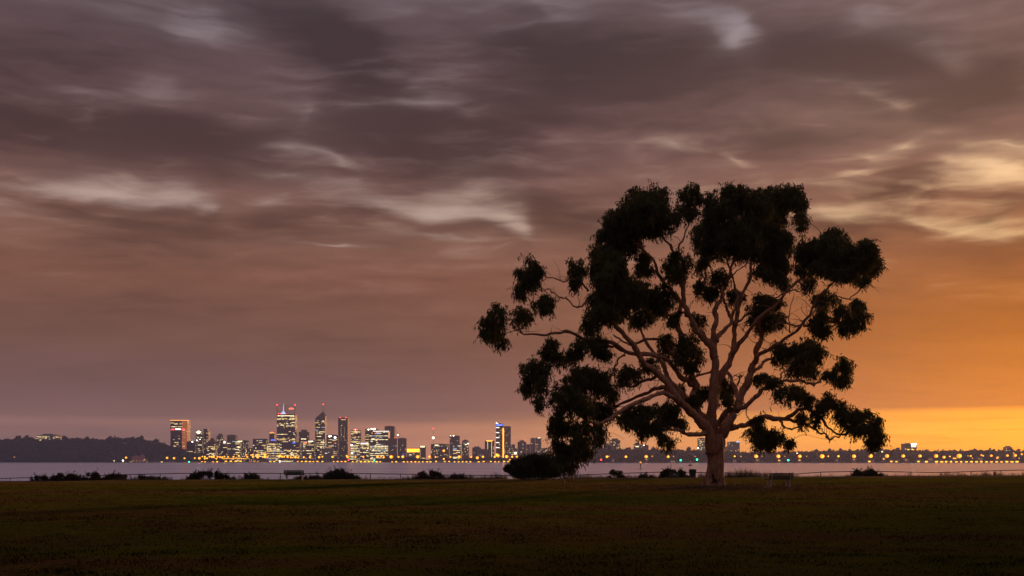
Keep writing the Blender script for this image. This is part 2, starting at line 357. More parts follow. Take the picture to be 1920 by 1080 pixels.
class MB:
    """collects faces of one mesh; coordinates are local to the thing"""
    def __init__(s): s.v = []; s.f = []; s.mi = []; s.cur = 0
    def add(s, vs, fs):
        o = len(s.v); s.v.extend([tuple(map(float, p)) for p in vs]); s.f.extend([tuple(o + i for i in f) for f in fs]); s.mi.extend([s.cur] * len(fs)); return s
    def box(s, x0, x1, y0, y1, z0, z1, taper=0.0):
        t = taper
        v = [(x0,y0,z0),(x1,y0,z0),(x1,y1,z0),(x0,y1,z0),(x0+t,y0+t,z1),(x1-t,y0+t,z1),(x1-t,y1-t,z1),(x0+t,y1-t,z1)]
        return s.add(v, [(3,2,1,0),(4,5,6,7),(0,1,5,4),(1,2,6,5),(2,3,7,6),(3,0,4,7)])
    def prism(s, poly, y0, y1):           # polygon in x,z pulled along y
        n = len(poly); v = [(x, y0, z) for x, z in poly] + [(x, y1, z) for x, z in poly]
        return s.add(v, [tuple(range(n)), tuple(range(2*n-1, n-1, -1))] + [(i, i+n, (i+1) % n + n, (i+1) % n) for i in range(n)])
    def quad(s, x0, x1, y, z0, z1): return s.add([(x0,y,z0),(x1,y,z0),(x1,y,z1),(x0,y,z1)], [(0,1,2,3)])
    def quadx(s, x, y0, y1, z0, z1): return s.add([(x,y0,z0),(x,y1,z0),(x,y1,z1),(x,y0,z1)], [(0,1,2,3)])
    def cyl(s, c, r, z0, z1, n=10, r1=None):
        r1 = r if r1 is None else r1
        v = [(c[0]+math.cos(2*math.pi*i/n)*r, c[1]+math.sin(2*math.pi*i/n)*r, z0) for i in range(n)] + [(c[0]+math.cos(2*math.pi*i/n)*r1, c[1]+math.sin(2*math.pi*i/n)*r1, z1) for i in range(n)]
        return s.add(v, [tuple(range(n-1,-1,-1)), tuple(range(n, 2*n))] + [(i, (i+1) % n, (i+1) % n + n, i+n) for i in range(n)])
    def ball(s, c, r, n=8, k=5, sz=1.0):
        v = [(c[0], c[1], c[2]-r*sz)]
        for j in range(1, k):
            a = math.pi*j/k - math.pi/2
            v += [(c[0]+r*math.cos(a)*math.cos(2*math.pi*i/n), c[1]+r*math.cos(a)*math.sin(2*math.pi*i/n), c[2]+r*sz*math.sin(a)) for i in range(n)]
        v.append((c[0], c[1], c[2]+r*sz)); f = []
        for i in range(n): f.append((0, 1+(i+1) % n, 1+i)); f.append((len(v)-1, len(v)-1-n+i, len(v)-1-n+(i+1) % n))
        for j in range(k-2):
            for i in range(n): a = 1+j*n; f.append((a+i, a+(i+1) % n, a+n+(i+1) % n, a+n+i))
        return s.add(v, f)
    def tube(s, pts, rad, n=8, rough=0.0):
        P = np.asarray(pts, float); K = len(P); rad = np.broadcast_to(np.asarray(rad, float), (K,))
        T = np.gradient(P, axis=0); T /= np.linalg.norm(T, axis=1)[:, None] + 1e-9
        up = np.array([0.3, 0.9, 0.2]); U = np.cross(T[0], up); U /= np.linalg.norm(U) + 1e-9
        ang = np.arange(n) * 2 * math.pi / n; vs = []
        for i in range(K):
            U = U - T[i] * np.dot(U, T[i]); U /= np.linalg.norm(U) + 1e-9; V = np.cross(T[i], U)
            rr = rad[i] * (1 + rough * rng.uniform(-1, 1, n))
            vs.extend(P[i] + (np.cos(ang) * rr)[:, None] * U + (np.sin(ang) * rr)[:, None] * V)
        f = [(i*n+j, i*n+(j+1) % n, (i+1)*n+(j+1) % n, (i+1)*n+j) for i in range(K-1) for j in range(n)]
        f += [tuple(range(n-1, -1, -1)), tuple((K-1)*n+j for j in range(n))]
        return s.add(vs, f)
    def build(s, name, mats, parent=None, smooth=False):
        me = bpy.data.meshes.new(name); me.from_pydata(s.v, [], s.f); me.update()
        if isinstance(mats, str): mats = (mats,)
        o = link(name, me, parent, mats, smooth)
        if len(mats) > 1: me.polygons.foreach_set('material_index', s.mi)
        return o

def quads_mesh(name, V, mats, parent=None, loc=None):
    """V: (n,4,3) array of quads"""
    n = len(V); me = bpy.data.meshes.new(name)
    me.vertices.add(n*4); me.vertices.foreach_set('co', V.reshape(-1).astype(np.float32))
    me.loops.add(n*4); me.loops.foreach_set('vertex_index', np.arange(n*4, dtype=np.int32))
    me.polygons.add(n); me.polygons.foreach_set('loop_start', np.arange(0, n*4, 4, dtype=np.int32))
    me.update(calc_edges=True)
    o = link(name, me, parent, (mats,) if isinstance(mats, str) else mats)
    return o

def catmull(P, sub):
    P = np.asarray(P, float)
    if len(P) < 3: return np.array([P[0] + (P[-1]-P[0])*t for t in np.linspace(0, 1, sub*2)])
    Q = np.vstack([2*P[0]-P[1], P, 2*P[-1]-P[-2]]); out = []
    for i in range(1, len(Q)-2):
        for t in np.arange(sub) / sub:
            a, b, c, d = Q[i-1], Q[i], Q[i+1], Q[i+2]
            out.append(.5*((2*b)+(-a+c)*t+(2*a-5*b+4*c-d)*t*t+(-a+3*b-3*c+d)*t**3))
    out.append(P[-1]); return np.array(out)

def leaves(centres, length, width, droop, spread):
    """kite-shaped leaves: one quad each, hanging from the given points"""
    n = len(centres)
    d = rng.normal(size=(n, 3)) * spread; d[:, 2] -= droop; d /= np.linalg.norm(d, axis=1)[:, None]
    s = np.cross(d, rng.normal(size=(n, 3))); s /= np.linalg.norm(s, axis=1)[:, None]
    L = (length * rng.uniform(.65, 1.25, n))[:, None]; W = (width * rng.uniform(.7, 1.3, n))[:, None]
    return np.stack([centres, centres + d*L*.42 + s*W*.5, centres + d*L, centres + d*L*.42 - s*W*.5], axis=1)

def puffs(c, rad, n, jitter=.72):
    c = np.asarray(c); rad = np.asarray(rad)
    q = rng.normal(size=(n, 3)); q /= np.linalg.norm(q, axis=1)[:, None]; q *= (rng.uniform(.25, 1, n) ** .6)[:, None] * jitter
    return c + q * rad

# ------------------------------------------------------------------ ground and water
EDGE_PX = [-700, 0, 150, 200, 350, 600, 900, 1050, 1300, 1500, 1650, 1920, 2600]
EDGE_PY = [902.5, 902, 901.3, 899.8, 899, 898.6, 898.2, 897.2, 895.2, 893.4, 892.6, 891.5, 891]
YE = 90.0
EX = [(p - 960) / F * YE for p in EDGE_PX]; EZ = [EYE - (q - HOR) / F * YE for q in EDGE_PY]
def ground_z(X, Y):
    X = np.asarray(X, float); Y = np.asarray(Y, float)
    e = np.interp(X, EX, EZ); t = np.clip((Y - 55) / 35, 0, 1); t = t*t*(3-2*t)
    und = .05*np.sin(X*.21+Y*.13)+.04*np.sin(X*.09-Y*.23+1.3)+.025*np.sin(X*.5+2)*np.sin(Y*.37)
    und = und * np.clip((84-Y)/25, 0, 1) * np.clip((np.abs(X-12)+np.abs(Y-62)-4)/14, 0, 1)
    z = e*t + und
    drop = np.clip((Y - YE) / 30, 0, 1)
    return z - np.where(Y > YE, .30*np.clip((Y-YE)/1.6, 0, 1), 0) - drop*5.2
WZ = EYE - 6.25
xs = np.concatenate([np.arange(-400, -70, 15), np.arange(-70, 70.1, 1.0), np.arange(75, 401, 15)])
ys = np.concatenate([np.arange(-400, 0, 20), np.arange(0, 84, 1.0), np.arange(84, 96, .4), np.arange(96, 124, 2.0)])
GX, GY = np.meshgrid(xs, ys); GZ = ground_z(GX, GY) + rng.normal(size=GX.shape)*.006
nx, ny = len(xs), len(ys)
me = bpy.data.meshes.new('lawn_ground')
me.from_pydata(np.stack([GX, GY, GZ], -1).reshape(-1, 3).tolist(), [], [(j*nx+i, j*nx+i+1, (j+1)*nx+i+1, (j+1)*nx+i) for j in range(ny-1) for i in range(nx-1)])
tag(link('lawn_ground', me, None, ('lawn',), True), 'dark mown park lawn with patches of dry grass', 'lawn', kind='structure')

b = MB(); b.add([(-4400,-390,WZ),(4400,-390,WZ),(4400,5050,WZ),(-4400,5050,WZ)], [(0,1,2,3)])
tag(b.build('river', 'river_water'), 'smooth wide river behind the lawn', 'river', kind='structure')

SH_PX = [-1600, 0, 240, 330, 420, 470, 1000, 1080, 1130, 1500, 2600]
SH_D  = [3700, 3700, 3720, 3800, 3950, 4000, 4000, 3350, 3060, 3000, 3000]
def shore(px): return float(np.interp(px, SH_PX, SH_D))
LZ = WZ + 1.2
pxs = np.arange(-1400, 2900, 20); v = []; f = []
for i, p in enumerate(pxs):
    d0 = shore(p) + 3*math.sin(p*.11)
    for (d, z) in ((d0, WZ-1), (d0+2, LZ-.3), (d0+14, LZ), (5040, LZ+2)):
        v.append(((p-960)/F*d, d, z))
for i in range(len(pxs)-1):
    for j in range(3): a = i*4+j; f.append((a, a+4, a+5, a+1))
me = bpy.data.meshes.new('far_shore'); me.from_pydata(v, [], f)
tag(link('far_shore', me, None, ('far_earth',)), 'low far shore across the river', 'shore', kind='structure')

def hill(name, label, P, TY, ridge, treeh, d_front):
    """wooded hill: terrain under a given tree line; returns sampler"""
    cols = np.arange(P[0], P[-1]+1, 8.0); v = []; f = []; rows = np.linspace(0, 1, 9)
    def z_at(px, t):
        ty = np.interp(px, P, TY); d0 = shore(px)+d_front; D = d0 + (ridge-d0)*t
        zr = max(EYE-(ty-HOR)/F*ridge-treeh, LZ+.5)
        return D, LZ+.3 + (zr-LZ-.3)*t**.85
    for p in cols:
        for t in rows:
            D, z = z_at(p, t); v.append(((p-960)/F*D, D, z))
        v.append(((p-960)/F*ridge, ridge+260, LZ))
    k = len(rows)+1
    for i in range(len(cols)-1):
        for j in range(k-1): a = i*k+j; f.append((a, a+k, a+k+1, a+1))
    me = bpy.data.meshes.new(name); me.from_pydata(v, [], f)
    tag(link(name, me, None, ('far_earth',), True), label, 'hill', kind='structure')
    return z_at
LP = [-900,-300,0,20,35,55,70,110,120,130,160,190,205,250,265,275,290,310,330,350,370,400,425]
LT = [824,820,822,822,819,819,824,824,819,822,821,823,820,820,818,826,825,832,838,846,851,856,861]
RP = [1075,1100,1130,1170,1250,1300,1400,1500,1560,1650,1740,1850,1920,2500]
RT = [853,845,843,842,844,844,849,847,846,843,846,845,845,844]
zl = hill('left_hill', 'dark wooded hill left of the city', LP, LT, 4250, 11, 30)
zr = hill('right_hill', 'low wooded rise behind the right shore', RP, RT, 3560, 9, 40)

def crown_quads(c, r, h, n):
    """leafy quads through an uneven crown"""
    c = np.asarray(c, float)
    q = rng.normal(size=(n, 3)); q /= np.linalg.norm(q, axis=1)[:, None]; q *= (rng.uniform(.35, 1.0, n))[:, None]
    lump = 1 + .28*np.sin(q[:, 0]*4+c[0])+.22*np.sin(q[:, 2]*5+c[1])
    ce = c + q*np.array([r, r, h])*lump[:, None]
    a = rng.normal(size=(n, 3)); a /= np.linalg.norm(a, axis=1)[:, None]
    bb = np.cross(a, rng.normal(size=(n, 3))); bb /= np.linalg.norm(bb, axis=1)[:, None]
    s = (r*.33*rng.uniform(.6, 1.3, n))[:, None]
    return np.stack([ce-a*s-bb*s, ce+a*s-bb*s*.7, ce+a*s+bb*s, ce-a*s*.8+bb*s], 1)
def woods(name, label, zf, P, n, p0, p1, tmin=0.0):
    out = []
    for i in range(n):
        p = random.uniform(p0, p1); t = random.random()**.8*(1-tmin)+tmin
        D, z = zf(p, t); r = random.uniform(4.5, 8.5); h = r*random.uniform(.75, 1.1)
        out.append(crown_quads(((p-960)/F*D, D, z+h*.75), r, h, 26))
    tag(quads_mesh(name, np.concatenate(out), 'far_leaf'), label, 'woodland', kind='stuff')
woods('hill_woodland', 'dark woodland covering the hill left of the city', zl, LP, 4200, -80, 424)
woods('shore_woodland', 'dark trees massed along the right far shore', zr, RP, 3600, 1078, 1990)

def far_tree(px, py_top, D, r, label, group):
    g = at(px, py_top, D); h = r*1.0; base = g[2]-h*2-5
    t = thing('ridge_tree', label, 'tree', (g[0], D, base), group)
    MB().tube([(0,0,0),(.4,0,3),(0,.3,5+h)], [.7,.5,.3], 6).build('trunk', 'twig', t)
    quads_mesh('crown', crown_quads((0, 0, 5+h*1.0), r, h, 70), 'far_leaf', t)
ords = ['first','second','third','fourth','fifth','sixth','seventh','eighth','ninth','tenth','eleventh','twelfth','thirteenth','fourteenth','fifteenth','sixteenth','seventeenth','eighteenth','nineteenth','twentieth']
def nth(i): return ords[i] if i < 20 else ('twenty-'+ords[i-20] if i < 29 else 'thirtieth' if i == 29 else 'thirty-'+ords[i-30])
for i, (px, py) in enumerate([(35,816.5),(50,816),(121,816.5),(163,818.5),(206,817.5),(248,818),(265,816.5),(292,823)]):
    far_tree(px, py, 4240, random.uniform(7, 9.5), f'rounded dark tree on the left hill crest, {nth(i)} from the left', 'trees standing out on the left hill crest')
for i, (px, py) in enumerate([(1178,838.5),(1291,838),(1416,842),(1476,842),(1530,842),(1555,841),(1575,842),(1607,842.5),(1652,840.5),(1683,839),(1738,842),(1827,841.5),(1862,842)]):
    far_tree(px, py, 3540, random.uniform(5.5, 8), f'rounded tree on the low right skyline, {nth(i)} from the left', 'trees standing out on the right skyline')

# ------------------------------------------------------------------ the city
def windows(w, z0, z1, yf, dep, lit, mode, xl=None, seed=0, tint='warm', xr=None):
    """lit windows of one building as flat panes 0.25 m proud of the wall, in runs along each floor"""
    rs = random.Random(seed); b = MB(); x0 = -w/2 if xl is None else xl; x1 = w/2 if xr is None else xr
    fl = 4.0; cw = 3.0; nf = max(1, int((z1-z0)/fl)); nc = max(1, int((x1-x0-1.2)/cw)); cw = (x1-x0-1.2)/nc
    for k in range(nf):
        za = z0+k*fl+.9; fb = rs.random()
        dens = lit*.85 if mode == 'spot' else (lit*1.6 if fb < .40 else lit*.22)
        c = 0
        while c < nc:
            run = 1 if mode == 'spot' else rs.choice((1, 2, 2, 3, 5))
            if rs.random() < dens:
                run = min(run, nc-c)
                q = rs.random()
                b.cur = (0 if q < .5 else 1 if q < .72 else 2 if q < .95 else 3) if tint == 'warm' else (1 if q < .55 else 0 if q < .8 else 3)
                b.quad(x0+.6+c*cw+.25, x0+.6+(c+run)*cw-.25, yf-.25, za, za+2.3)
            c += run
        for side in (-1, 1):                # a few on the flanks
            for c in range(max(1, int(dep/4))):
                if rs.random() < lit*.6:
                    b.cur = rs.choice((0, 1, 2)); b.quadx(side*(w/2+.25), yf+1+c*4, yf+3.4+c*4, za, za+2.3)
    return b
WM = ('win_warm', 'win_white', 'win_dim', 'win_cool')

def tower(px0, px1, py, D, label, wall='tower_grey', lit=.3, mode='run', top='flat', tint='warm', zb=None, name='office_tower', cat='building', bands=True, extra=None, wz1=None, seed=None, wz0=2.0):
    xc = ((px0+px1)/2-960)/F*D; w = (px1-px0)/F*D; h = EYE-(py-HOR)/F*D-LZ; dep = max(14, min(w*.9, 45))
    t = thing(name, label, cat, (xc, D, LZ)); seed = seed if seed is not None else int(px0*7+py)
    b = MB(); roof = h
    if top == 'slant':
        s = h*.13; b.prism([(-w/2,0),(w/2,0),(w/2,h-s*.62),(w*.27,h),(-w/2+w*.04,h-s)], 0, dep); roof = h-s
    elif top == 'dome':
        pts = [(-w/2,0),(w/2,0)] + [(w/2*math.cos(a), h-w*.42+w*.42*math.sin(a)) for a in np.linspace(0, math.pi, 9)]
        b.prism(pts, 0, dep); roof = h-w*.42
    elif top == 'peak':
        b.prism([(-w/2,0),(w/2,0),(w/2,h*.76),(0,h),(-w/2,h*.76)], 0, dep); roof = h*.76
    elif top == 'step':
        b.box(-w/2, w/2, 0, dep, 0, h*.93); b.box(-w*.28, w*.30, dep*.2, dep*.8, h*.93, h); roof = h*.92
    elif top == 'wedge':
        b.prism([(-w/2,0),(w/2,0),(w/2,h-w*.22),(-w/2,h)], 0, dep); roof = h-w*.25
    else:
        b.box(-w/2, w/2, 0, dep, 0, h)
    b.build('wall', wall, t)
    if top == 'flat' and w > 18:
        q = MB(); q.box(-w*.28, w*.2, dep*.25, dep*.75, h, h+2.6); q.box(w*.24, w*.36, dep*.3, dep*.6, h, h+1.8); q.build('roof_plant', 'tower_dark', t)
        q = MB()
        for (a, c, e, g) in ((-w/2-.15, w/2+.15, -.15, .35), (-w/2-.15, w/2+.15, dep-.35, dep+.15)): q.box(a, c, e, g, h, h+1.0)
        q.build('parapet', wall, t)
    if bands:                                # recessed-looking glazing bands, one per floor
        q = MB(); k = 0
        while wz0+k*4.0+3.4 < roof-1: q.quad(-w/2+.5, w/2-.5, -.12, wz0+k*4.0+.8, wz0+k*4.0+3.3); k += 1
        if q.f: tag(q.build('window_band', 'glass_dark', t), kind='stuff')
    if lit > 0:
        q = windows(w, wz0, (wz1*h if wz1 else roof)-1, 0, dep, lit, mode, seed=seed, tint=tint)
        if q.f: tag(q.build('lit_window', WM, t), kind='stuff')
    if extra: extra(t, w, h, dep)
    return t
def part(t, name, m, fn): q = MB(); fn(q); return q.build(name, m, t)
def ex_beacons(xs, m='red_light', r=2.6, dz=2.5):
    def f(t, w, h, dep):
        for x in xs:
            part(t, 'beacon_pole', 'dark_metal', lambda q: q.cyl((x*w, 2), .35, h, h+dz))
            part(t, 'beacon', m, lambda q: q.ball((x*w, 2, h+dz), r))
    return f
def ex_flood(lst, m='white_light'):
    def f(t, w, h, dep):
        for (x, z, r) in lst: part(t, 'floodlight', m, lambda q: q.ball((x*w, -2, h+z), r, sz=.8))
    return f
def ex_sign(x0, x1, z0, z1, m, name='lit_sign', gaps=0):
    def f(t, w, h, dep):
        def g(q):
            n = gaps+1; s = (x1-x0)/n
            for i in range(n): q.box((x0+i*s+.06*s)*w, (x0+(i+1)*s-.06*s)*w, -1.3, -.5, h+z0+(0.6 if i % 3 == 1 else 0), h+z1)
        part(t, name, m, g)
    return f
def many(*fs): return lambda *a: [g(*a) for g in fs]
def ex_top(m, t0=2.2): return lambda t, w, h, dep: part(t, 'roof_light_strip', m, lambda q: q.box(-w*.46, w*.46, -1.2, -.4, h-t0, h-.3))

def ex_casino(t, w, h, dep):    # orange edged block at the left end of the city
    part(t, 'roof_light_strip', 'orange_edge', lambda q: q.box(-w/2-.6, w/2+.6, -1.2, dep*.6, h, h+3.4))
    def grid(q):
        for i in range(6): q.box(w*.20+i*w*.057, w*.20+i*w*.057+w*.022, -.8, -.2, h*.30, h-1)
        for k in range(int(h*.66/5)): q.box(w*.19, w*.5, -.7, -.2, h-4-k*5, h-2.9-k*5)
    part(t, 'lit_grid', 'orange_dim', grid)
    part(t, 'red_sign_panel', 'red_light', lambda q: (q.box(-w*.46, -w*.26, -1.2, -.5, h-40, h-35), q.box(w*.14, w*.33, -1.2, -.5, h-40, h-35)))
    part(t, 'white_sign_panel', 'white_light', lambda q: q.box(-w*.2, w*.1, -1.2, -.5, h-38, h-34))

def ex_tall(t, w, h, dep):      # open frame crown over the tallest tower
    top = EYE-(760-HOR)/F*D_CITY-LZ
    for x in (-w/2+1.2, -w*.04, w*.06, w/2-1.2):
        part(t, 'crown_post', 'tower_grey', lambda q: q.box(x-.9, x+.9, 1, 2.8, h, top))
    for (a, c, z) in ((-w/2, -w*.04, top-.8), (w*.06, w/2, top-.8), (-w/2, w/2, h+14), (w*.06, w/2, h+6)):
        part(t, 'crown_rail', 'tower_grey', lambda q: q.box(a, c, 1.2, 2.4, z, z+1.3))
    for x in (-w/2+1.2, w/2-1.2): part(t, 'beacon', 'red_light', lambda q: q.ball((x, 1, top+2), 3.2))
    for x in (-w*.4, -w*.28, -w*.02): part(t, 'beacon', 'red_light', lambda q: q.ball((x, -1.5, h+3), 2.2))
    part(t, 'spire', 'blue_white', lambda q: (q.box(-w*.19, -w*.10, 3, 6, h, h+14, .6), q.cyl((-w*.145, 4.5), 1.8, h+14, h+46, 6, .7)))
    part(t, 'spire_light', 'blue_white', lambda q: (q.box(-w*.27, -w*.03, 1, 2, h+2, h+7), q.box(-w*.22, -w*.08, 1, 2, h+7.2, h+13)))
    part(t, 'lit_sign', 'red_sign', lambda q: [q.box(w*.17+i*w*.09, w*.17+i*w*.09+w*.07, -.5, .3, h+22, h+28+(i % 2)) for i in range(3)])
    part(t, 'roof_light_strip', 'win_white', lambda q: [q.box(-w*.44+i*w*.075, -w*.44+i*w*.075+w*.06, -1., -.4, h-8, h-4) for i in range(12)])
def ex_slant(t, w, h, dep):
    x = w*.28
    part(t, 'mast', 'dark_metal', lambda q: q.cyl((x, dep*.3), 1.0, h-1, h+33, 6, .35)); part(t, 'beacon', 'red_light', lambda q: q.ball((x, dep*.3, h+33), 3.0))
def ex_dark(t, w, h, dep):
    for x in (-.18, .16): part(t, 'light_strip', 'win_dim', lambda q: [q.box(w*x-.9, w*x+.9, -1., -.4, h*.48+k*7, h*.48+k*7+5) for k in range(9)])
    part(t, 'crown_light', 'win_warm', lambda q: q.box(-w*.2, w*.3, -1, -.4, h-8, h-6))
def ex_outline(t, w, h, dep):
    part(t, 'roof_light_strip', 'white_strip', lambda q: q.box(-w*.3, w/2, -1.6, -.6, h-2.4, h))
    part(t, 'edge_light_strip', 'orange_edge', lambda q: q.box(w/2-1.2, w/2+.3, -1.3, -.5, h*.55, h-2.6))
    part(t, 'lit_sign', 'blue_white', lambda q: q.box(-w*.12, w*.05, -1.3, -.5, h-13, h-9)); part(t, 'sign_emblem', 'red_sign', lambda q: q.ball((-w*.19, -1, h-11), 2.4))
def ex_blue(t, w, h, dep):
    part(t, 'lit_sign', 'blue_sign', lambda q: q.prism([(-w*.46,h-14.5),(w*.36,h-14.5),(w*.5,h-8.5),(-w*.3,h-7.2),(-w*.48,h-10)], -1.3, -.5))
    part(t, 'sign_lettering', 'blue_white', lambda q: [q.box(-w*.30+i*w*.13, -w*.30+i*w*.13+w*.10, -1.7, -1.35, h-12.6, h-10.6) for i in range(5)])
    part(t, 'roof_peak_light', 'white_strip', lambda q: q.prism([(-w/2,h-6),(-w*.12,h-6),(-w/2,h+2)], -1.2, -.6))
    for k in range(5): part(t, 'lit_floor', 'white_strip', lambda q: q.box(-w/2-.2, -w*.04, -1., -.4, h-24-k*21.5, h-20.6-k*21.5))
    part(t, 'stair_light_strip', 'gold_light', lambda q: [q.box(w*.42, w*.60, -1.2, -.5, 4+k*6.2, 4+k*6.2+5.2) for k in range(int((h-26)/6.2))])
def ex_goldbars(t, w, h, dep):
    part(t, 'roof_light_strip', 'gold_light', lambda q: q.box(-w*.32, w*.30, -1.2, -.4, h-1, h+2.6))
    for x in (-.2, .22): part(t, 'light_strip', 'win_warm', lambda q: q.box(w*x-1., w*x+1., -1, -.4, 4, h-4))
def ex_cols(t, w, h, dep):
    for i in range(7): part(t, 'column', 'tower_pale', lambda q: q.box(-w*.45+i*w*.15-.9, -w*.45+i*w*.15+.9, -1.6, -.4, 0, h*.62))

D_CITY = 4450.0
C = D_CITY
T = tower
T(319.7,351,789,4420,'broad tower edged in orange light with red sign, behind the wooded hill','tower_dark',.22,extra=ex_casino,tint='warm')
T(349.5,366,828,4300,'low dark block between the orange edged tower and a floodlit tower','tower_dark',.1,extra=ex_flood([(.2,-1,3.2)]))
T(367,379,808,4350,'narrow tower with a brilliant white floodlight near its top','tower_grey',.25,extra=ex_flood([(-.02,-5,6.5),(-.3,-40,2.6),(.2,-36,2.2)]))
T(378,391,804,4420,'tall dark block just right of the brilliant floodlight','tower_dark',.16,'spot',top='step')
T(388,404,821,4300,'small pitched roof block with yellow lit floors, left of a slim pale tower','tower_brown',.5,top='peak')
T(406,418,813,4420,'slim grey tower with few lights above the road bridge','tower_pale',.12,'spot',top='step')
T(418,426,833,4250,'short narrow block with a tall white light on its roof','tower_brown',.25,extra=ex_flood([(-.1,7,3.0),(-.1,11,2.6)]))
T(425.5,441.6,816,4400,'pale tower with deep vertical bays at its top, above the road bridge','tower_pale',.2,extra=lambda t,w,h,dep:[part(t,'bay','glass_dark',lambda q:q.box(w*x-1.6,w*x+1.6,-.4,-.2,h-26,h-5)) for x in (-.28,0,.28)])
T(441,451,826,4300,'block with stacked yellow lit floors beside the vertical bay tower','tower_brown',.55,extra=ex_sign(-.1,.9,-5,-1,'win_white'))
T(451.5,464,826.5,4380,'grey apartment block with scattered dots of light','tower_grey',.2,'spot')
T(464,474,841,4250,'low dim block in a gap left of a wide flat block','tower_dark',.12,'spot')
T(474,499,824.5,4420,'wide flat roofed block with a pale top floor and lit floors','tower_grey',.4,extra=lambda t,w,h,dep:part(t,'roof_storey','tower_pale',lambda q:q.box(-w/2-.4,w/2+.4,-.5,dep*.9,h,h+4.2)))
T(505,514.5,810.5,4600,'slim rear tower with an orange crown left of the tallest tower','tower_dark',.08,extra=many(ex_top('orange_edge',4.5),ex_beacons([0],r=1.6)))
T(500,525,827,4300,'stepped block full of yellow windows with a blue sign on top','tower_brown',.8,top='step',extra=ex_sign(-.2,.12,2,7,'blue_sign'))
T(519,553.3,777,4450,'tallest tower with open frame crown, red beacons and a white spire','tower_dark',.42,extra=ex_tall)
T(525,562,830,4280,'low wide block with a small blue sign in front of the tallest tower','tower_dark',.38,extra=ex_sign(.12,.3,-3,1,'blue_sign'))
T(560,577.6,805.5,4480,'dark brown stepped tower right of the tallest tower','tower_brown',.1,top='step',extra=ex_sign(-.25,.3,-43,-39,'win_white',gaps=3))
T(568,589,826,4330,'block with a white roof strip and a red sign at its left','tower_grey',.4,extra=many(ex_sign(-.05,.45,-5,-1,'white_strip'),ex_flood([(-.28,-9,4.0)],'red_light')))
T(590.6,609.4,772,4500,'tower with a slanted roof and a tall mast','tower_dark',.36,top='slant',extra=ex_slant)
T(612,633,816,4400,'glass block with two floodlights, between the masted tower and a dark tower','tower_grey',.22,extra=ex_flood([(-.22,-5,4.5),(.28,-10,5.0),(-.1,-4,3.0)]))
T(603,624,841,4200,'low civic building with a columned front and lit upper floor','tower_pale',.35,extra=ex_cols,bands=False)
T(634,652,784,4520,'plain dark tower with two red beacons and golden light strips','tower_dark',.03,'spot',extra=many(ex_beacons([-.28,.28],r=3.0,dz=2.0),ex_dark))
T(657.8,675,807,4420,'tower of evenly lit floors with paired red and white roof lights','tower_brown',.5,extra=many(ex_beacons([-.15,.17],r=2.8,dz=3.0),ex_flood([(0,3,1.8)])))
T(655,668,850,4150,'small pavilion glowing white below the twin beacon tower','tower_pale',.5,bands=False,extra=ex_flood([(-.1,1,3.2),(-.15,33,4.2)]))
T(675,692,830.5,4330,'low block with a bright white roof line','tower_grey',.4,extra=ex_sign(-.48,.48,-5,0,'white_strip'))
T(684.7,707,805,4550,'rear block with a row of floodlights on its roof','tower_brown',.5,extra=ex_flood([(-.22,-1,3.6),(.02,2,3.2),(.3,2,4.4),(.16,2,3.0)]))
T(692,729,808,4400,'wide glass block outlined in white light with a blue sign','tower_dark',.62,tint='cool',extra=ex_outline)
T(721,739.5,799.5,4600,'plain windowless dark tower behind the white outlined block','tower_grey',0,bands=True)
T(727.7,743,822,4360,'dark brown block with a red lamp, at the right of the white outlined block','tower_brown',.07,'spot',extra=ex_beacons([.3],r=2,dz=1))
T(745.8,761.5,822,4400,'half built pale block under a crane with blue vertical light','tower_pale',.05,'spot',extra=lambda t,w,h,dep:(part(t,'blue_light_strip','blue_sign',lambda q:[q.box(w*.1,w*.24,-1,-.4,6+k*7,11+k*7) for k in range(5)]),part(t,'stair_core','tower_dark',lambda q:q.box(-w*.1,w*.35,-1.,-.3,0,h*.7))))
T(763,786.7,841,4250,'low building washed in golden light','tower_pale',.95,wz0=20.0,bands=False,extra=ex_sign(-.5,.5,-15,-1,'gold_light','lit_facade',gaps=5))
T(786.7,797.7,837,4300,'small block with a gold and white roof light','tower_brown',.15,extra=ex_sign(-.45,.45,-4,2,'win_white'))
T(808,841,833,4400,'long low dim block under a thin red tipped mast','tower_grey',.12,'spot',extra=ex_sign(-.3,-.05,-7,-2,'win_white'))
T(843,861.5,817.5,4420,'brown tower with two small roof lights at its left','tower_brown',.03,'spot',extra=ex_flood([(-.4,1,1.8),(-.1,1.5,2.6)]))
T(849,864,833,4300,'short pale block with greenish white lit floors','tower_pale',.45,tint='cool')
T(866,879,824,4380,'round topped tower with a few lights','tower_pale',.1,'spot',top='dome',extra=ex_flood([(.4,-18,2.8),(.1,-21,1.8)]))
T(885.5,901.6,837,4380,'dim grey block right of the round topped tower','tower_grey',.06,'spot',top='step')
T(896,918,843,4200,'low white balconied apartment block near the shore','tower_pale',.05,'spot',extra=lambda t,w,h,dep:[part(t,'balcony','boat_white',lambda q:q.box(-w*.48,-w*.06,-2,-.3,3+k*5.5,5+k*5.5)) for k in range(6)])
T(909,926.8,827,4420,'block with a gold roof and vertical gold bars','tower_dark',.06,'spot',extra=ex_goldbars)
T(943,957.8,800,4440,'dark right half of the tower pair beside the blue sign','tower_dark',.05,'spot')
T(930,943.5,792,4400,'tower with a glowing blue sign and white lit floors','tower_dark',.05,'spot',top='wedge',extra=ex_blue)
T(957.8,965.6,834,4500,'narrow dim block right of the blue sign tower','tower_grey',.06,'spot')
T(958.5,970,841.5,4250,'low block with gold lit floors right of the blue sign tower','tower_brown',.45,extra=ex_flood([(.2,-18,4.5)]))
T(970.5,986.7,825.5,4430,'dark block with a red roof lamp, left of twin apartment towers','tower_dark',.04,'spot',top='step',extra=ex_beacons([.35],r=1.6,dz=1))
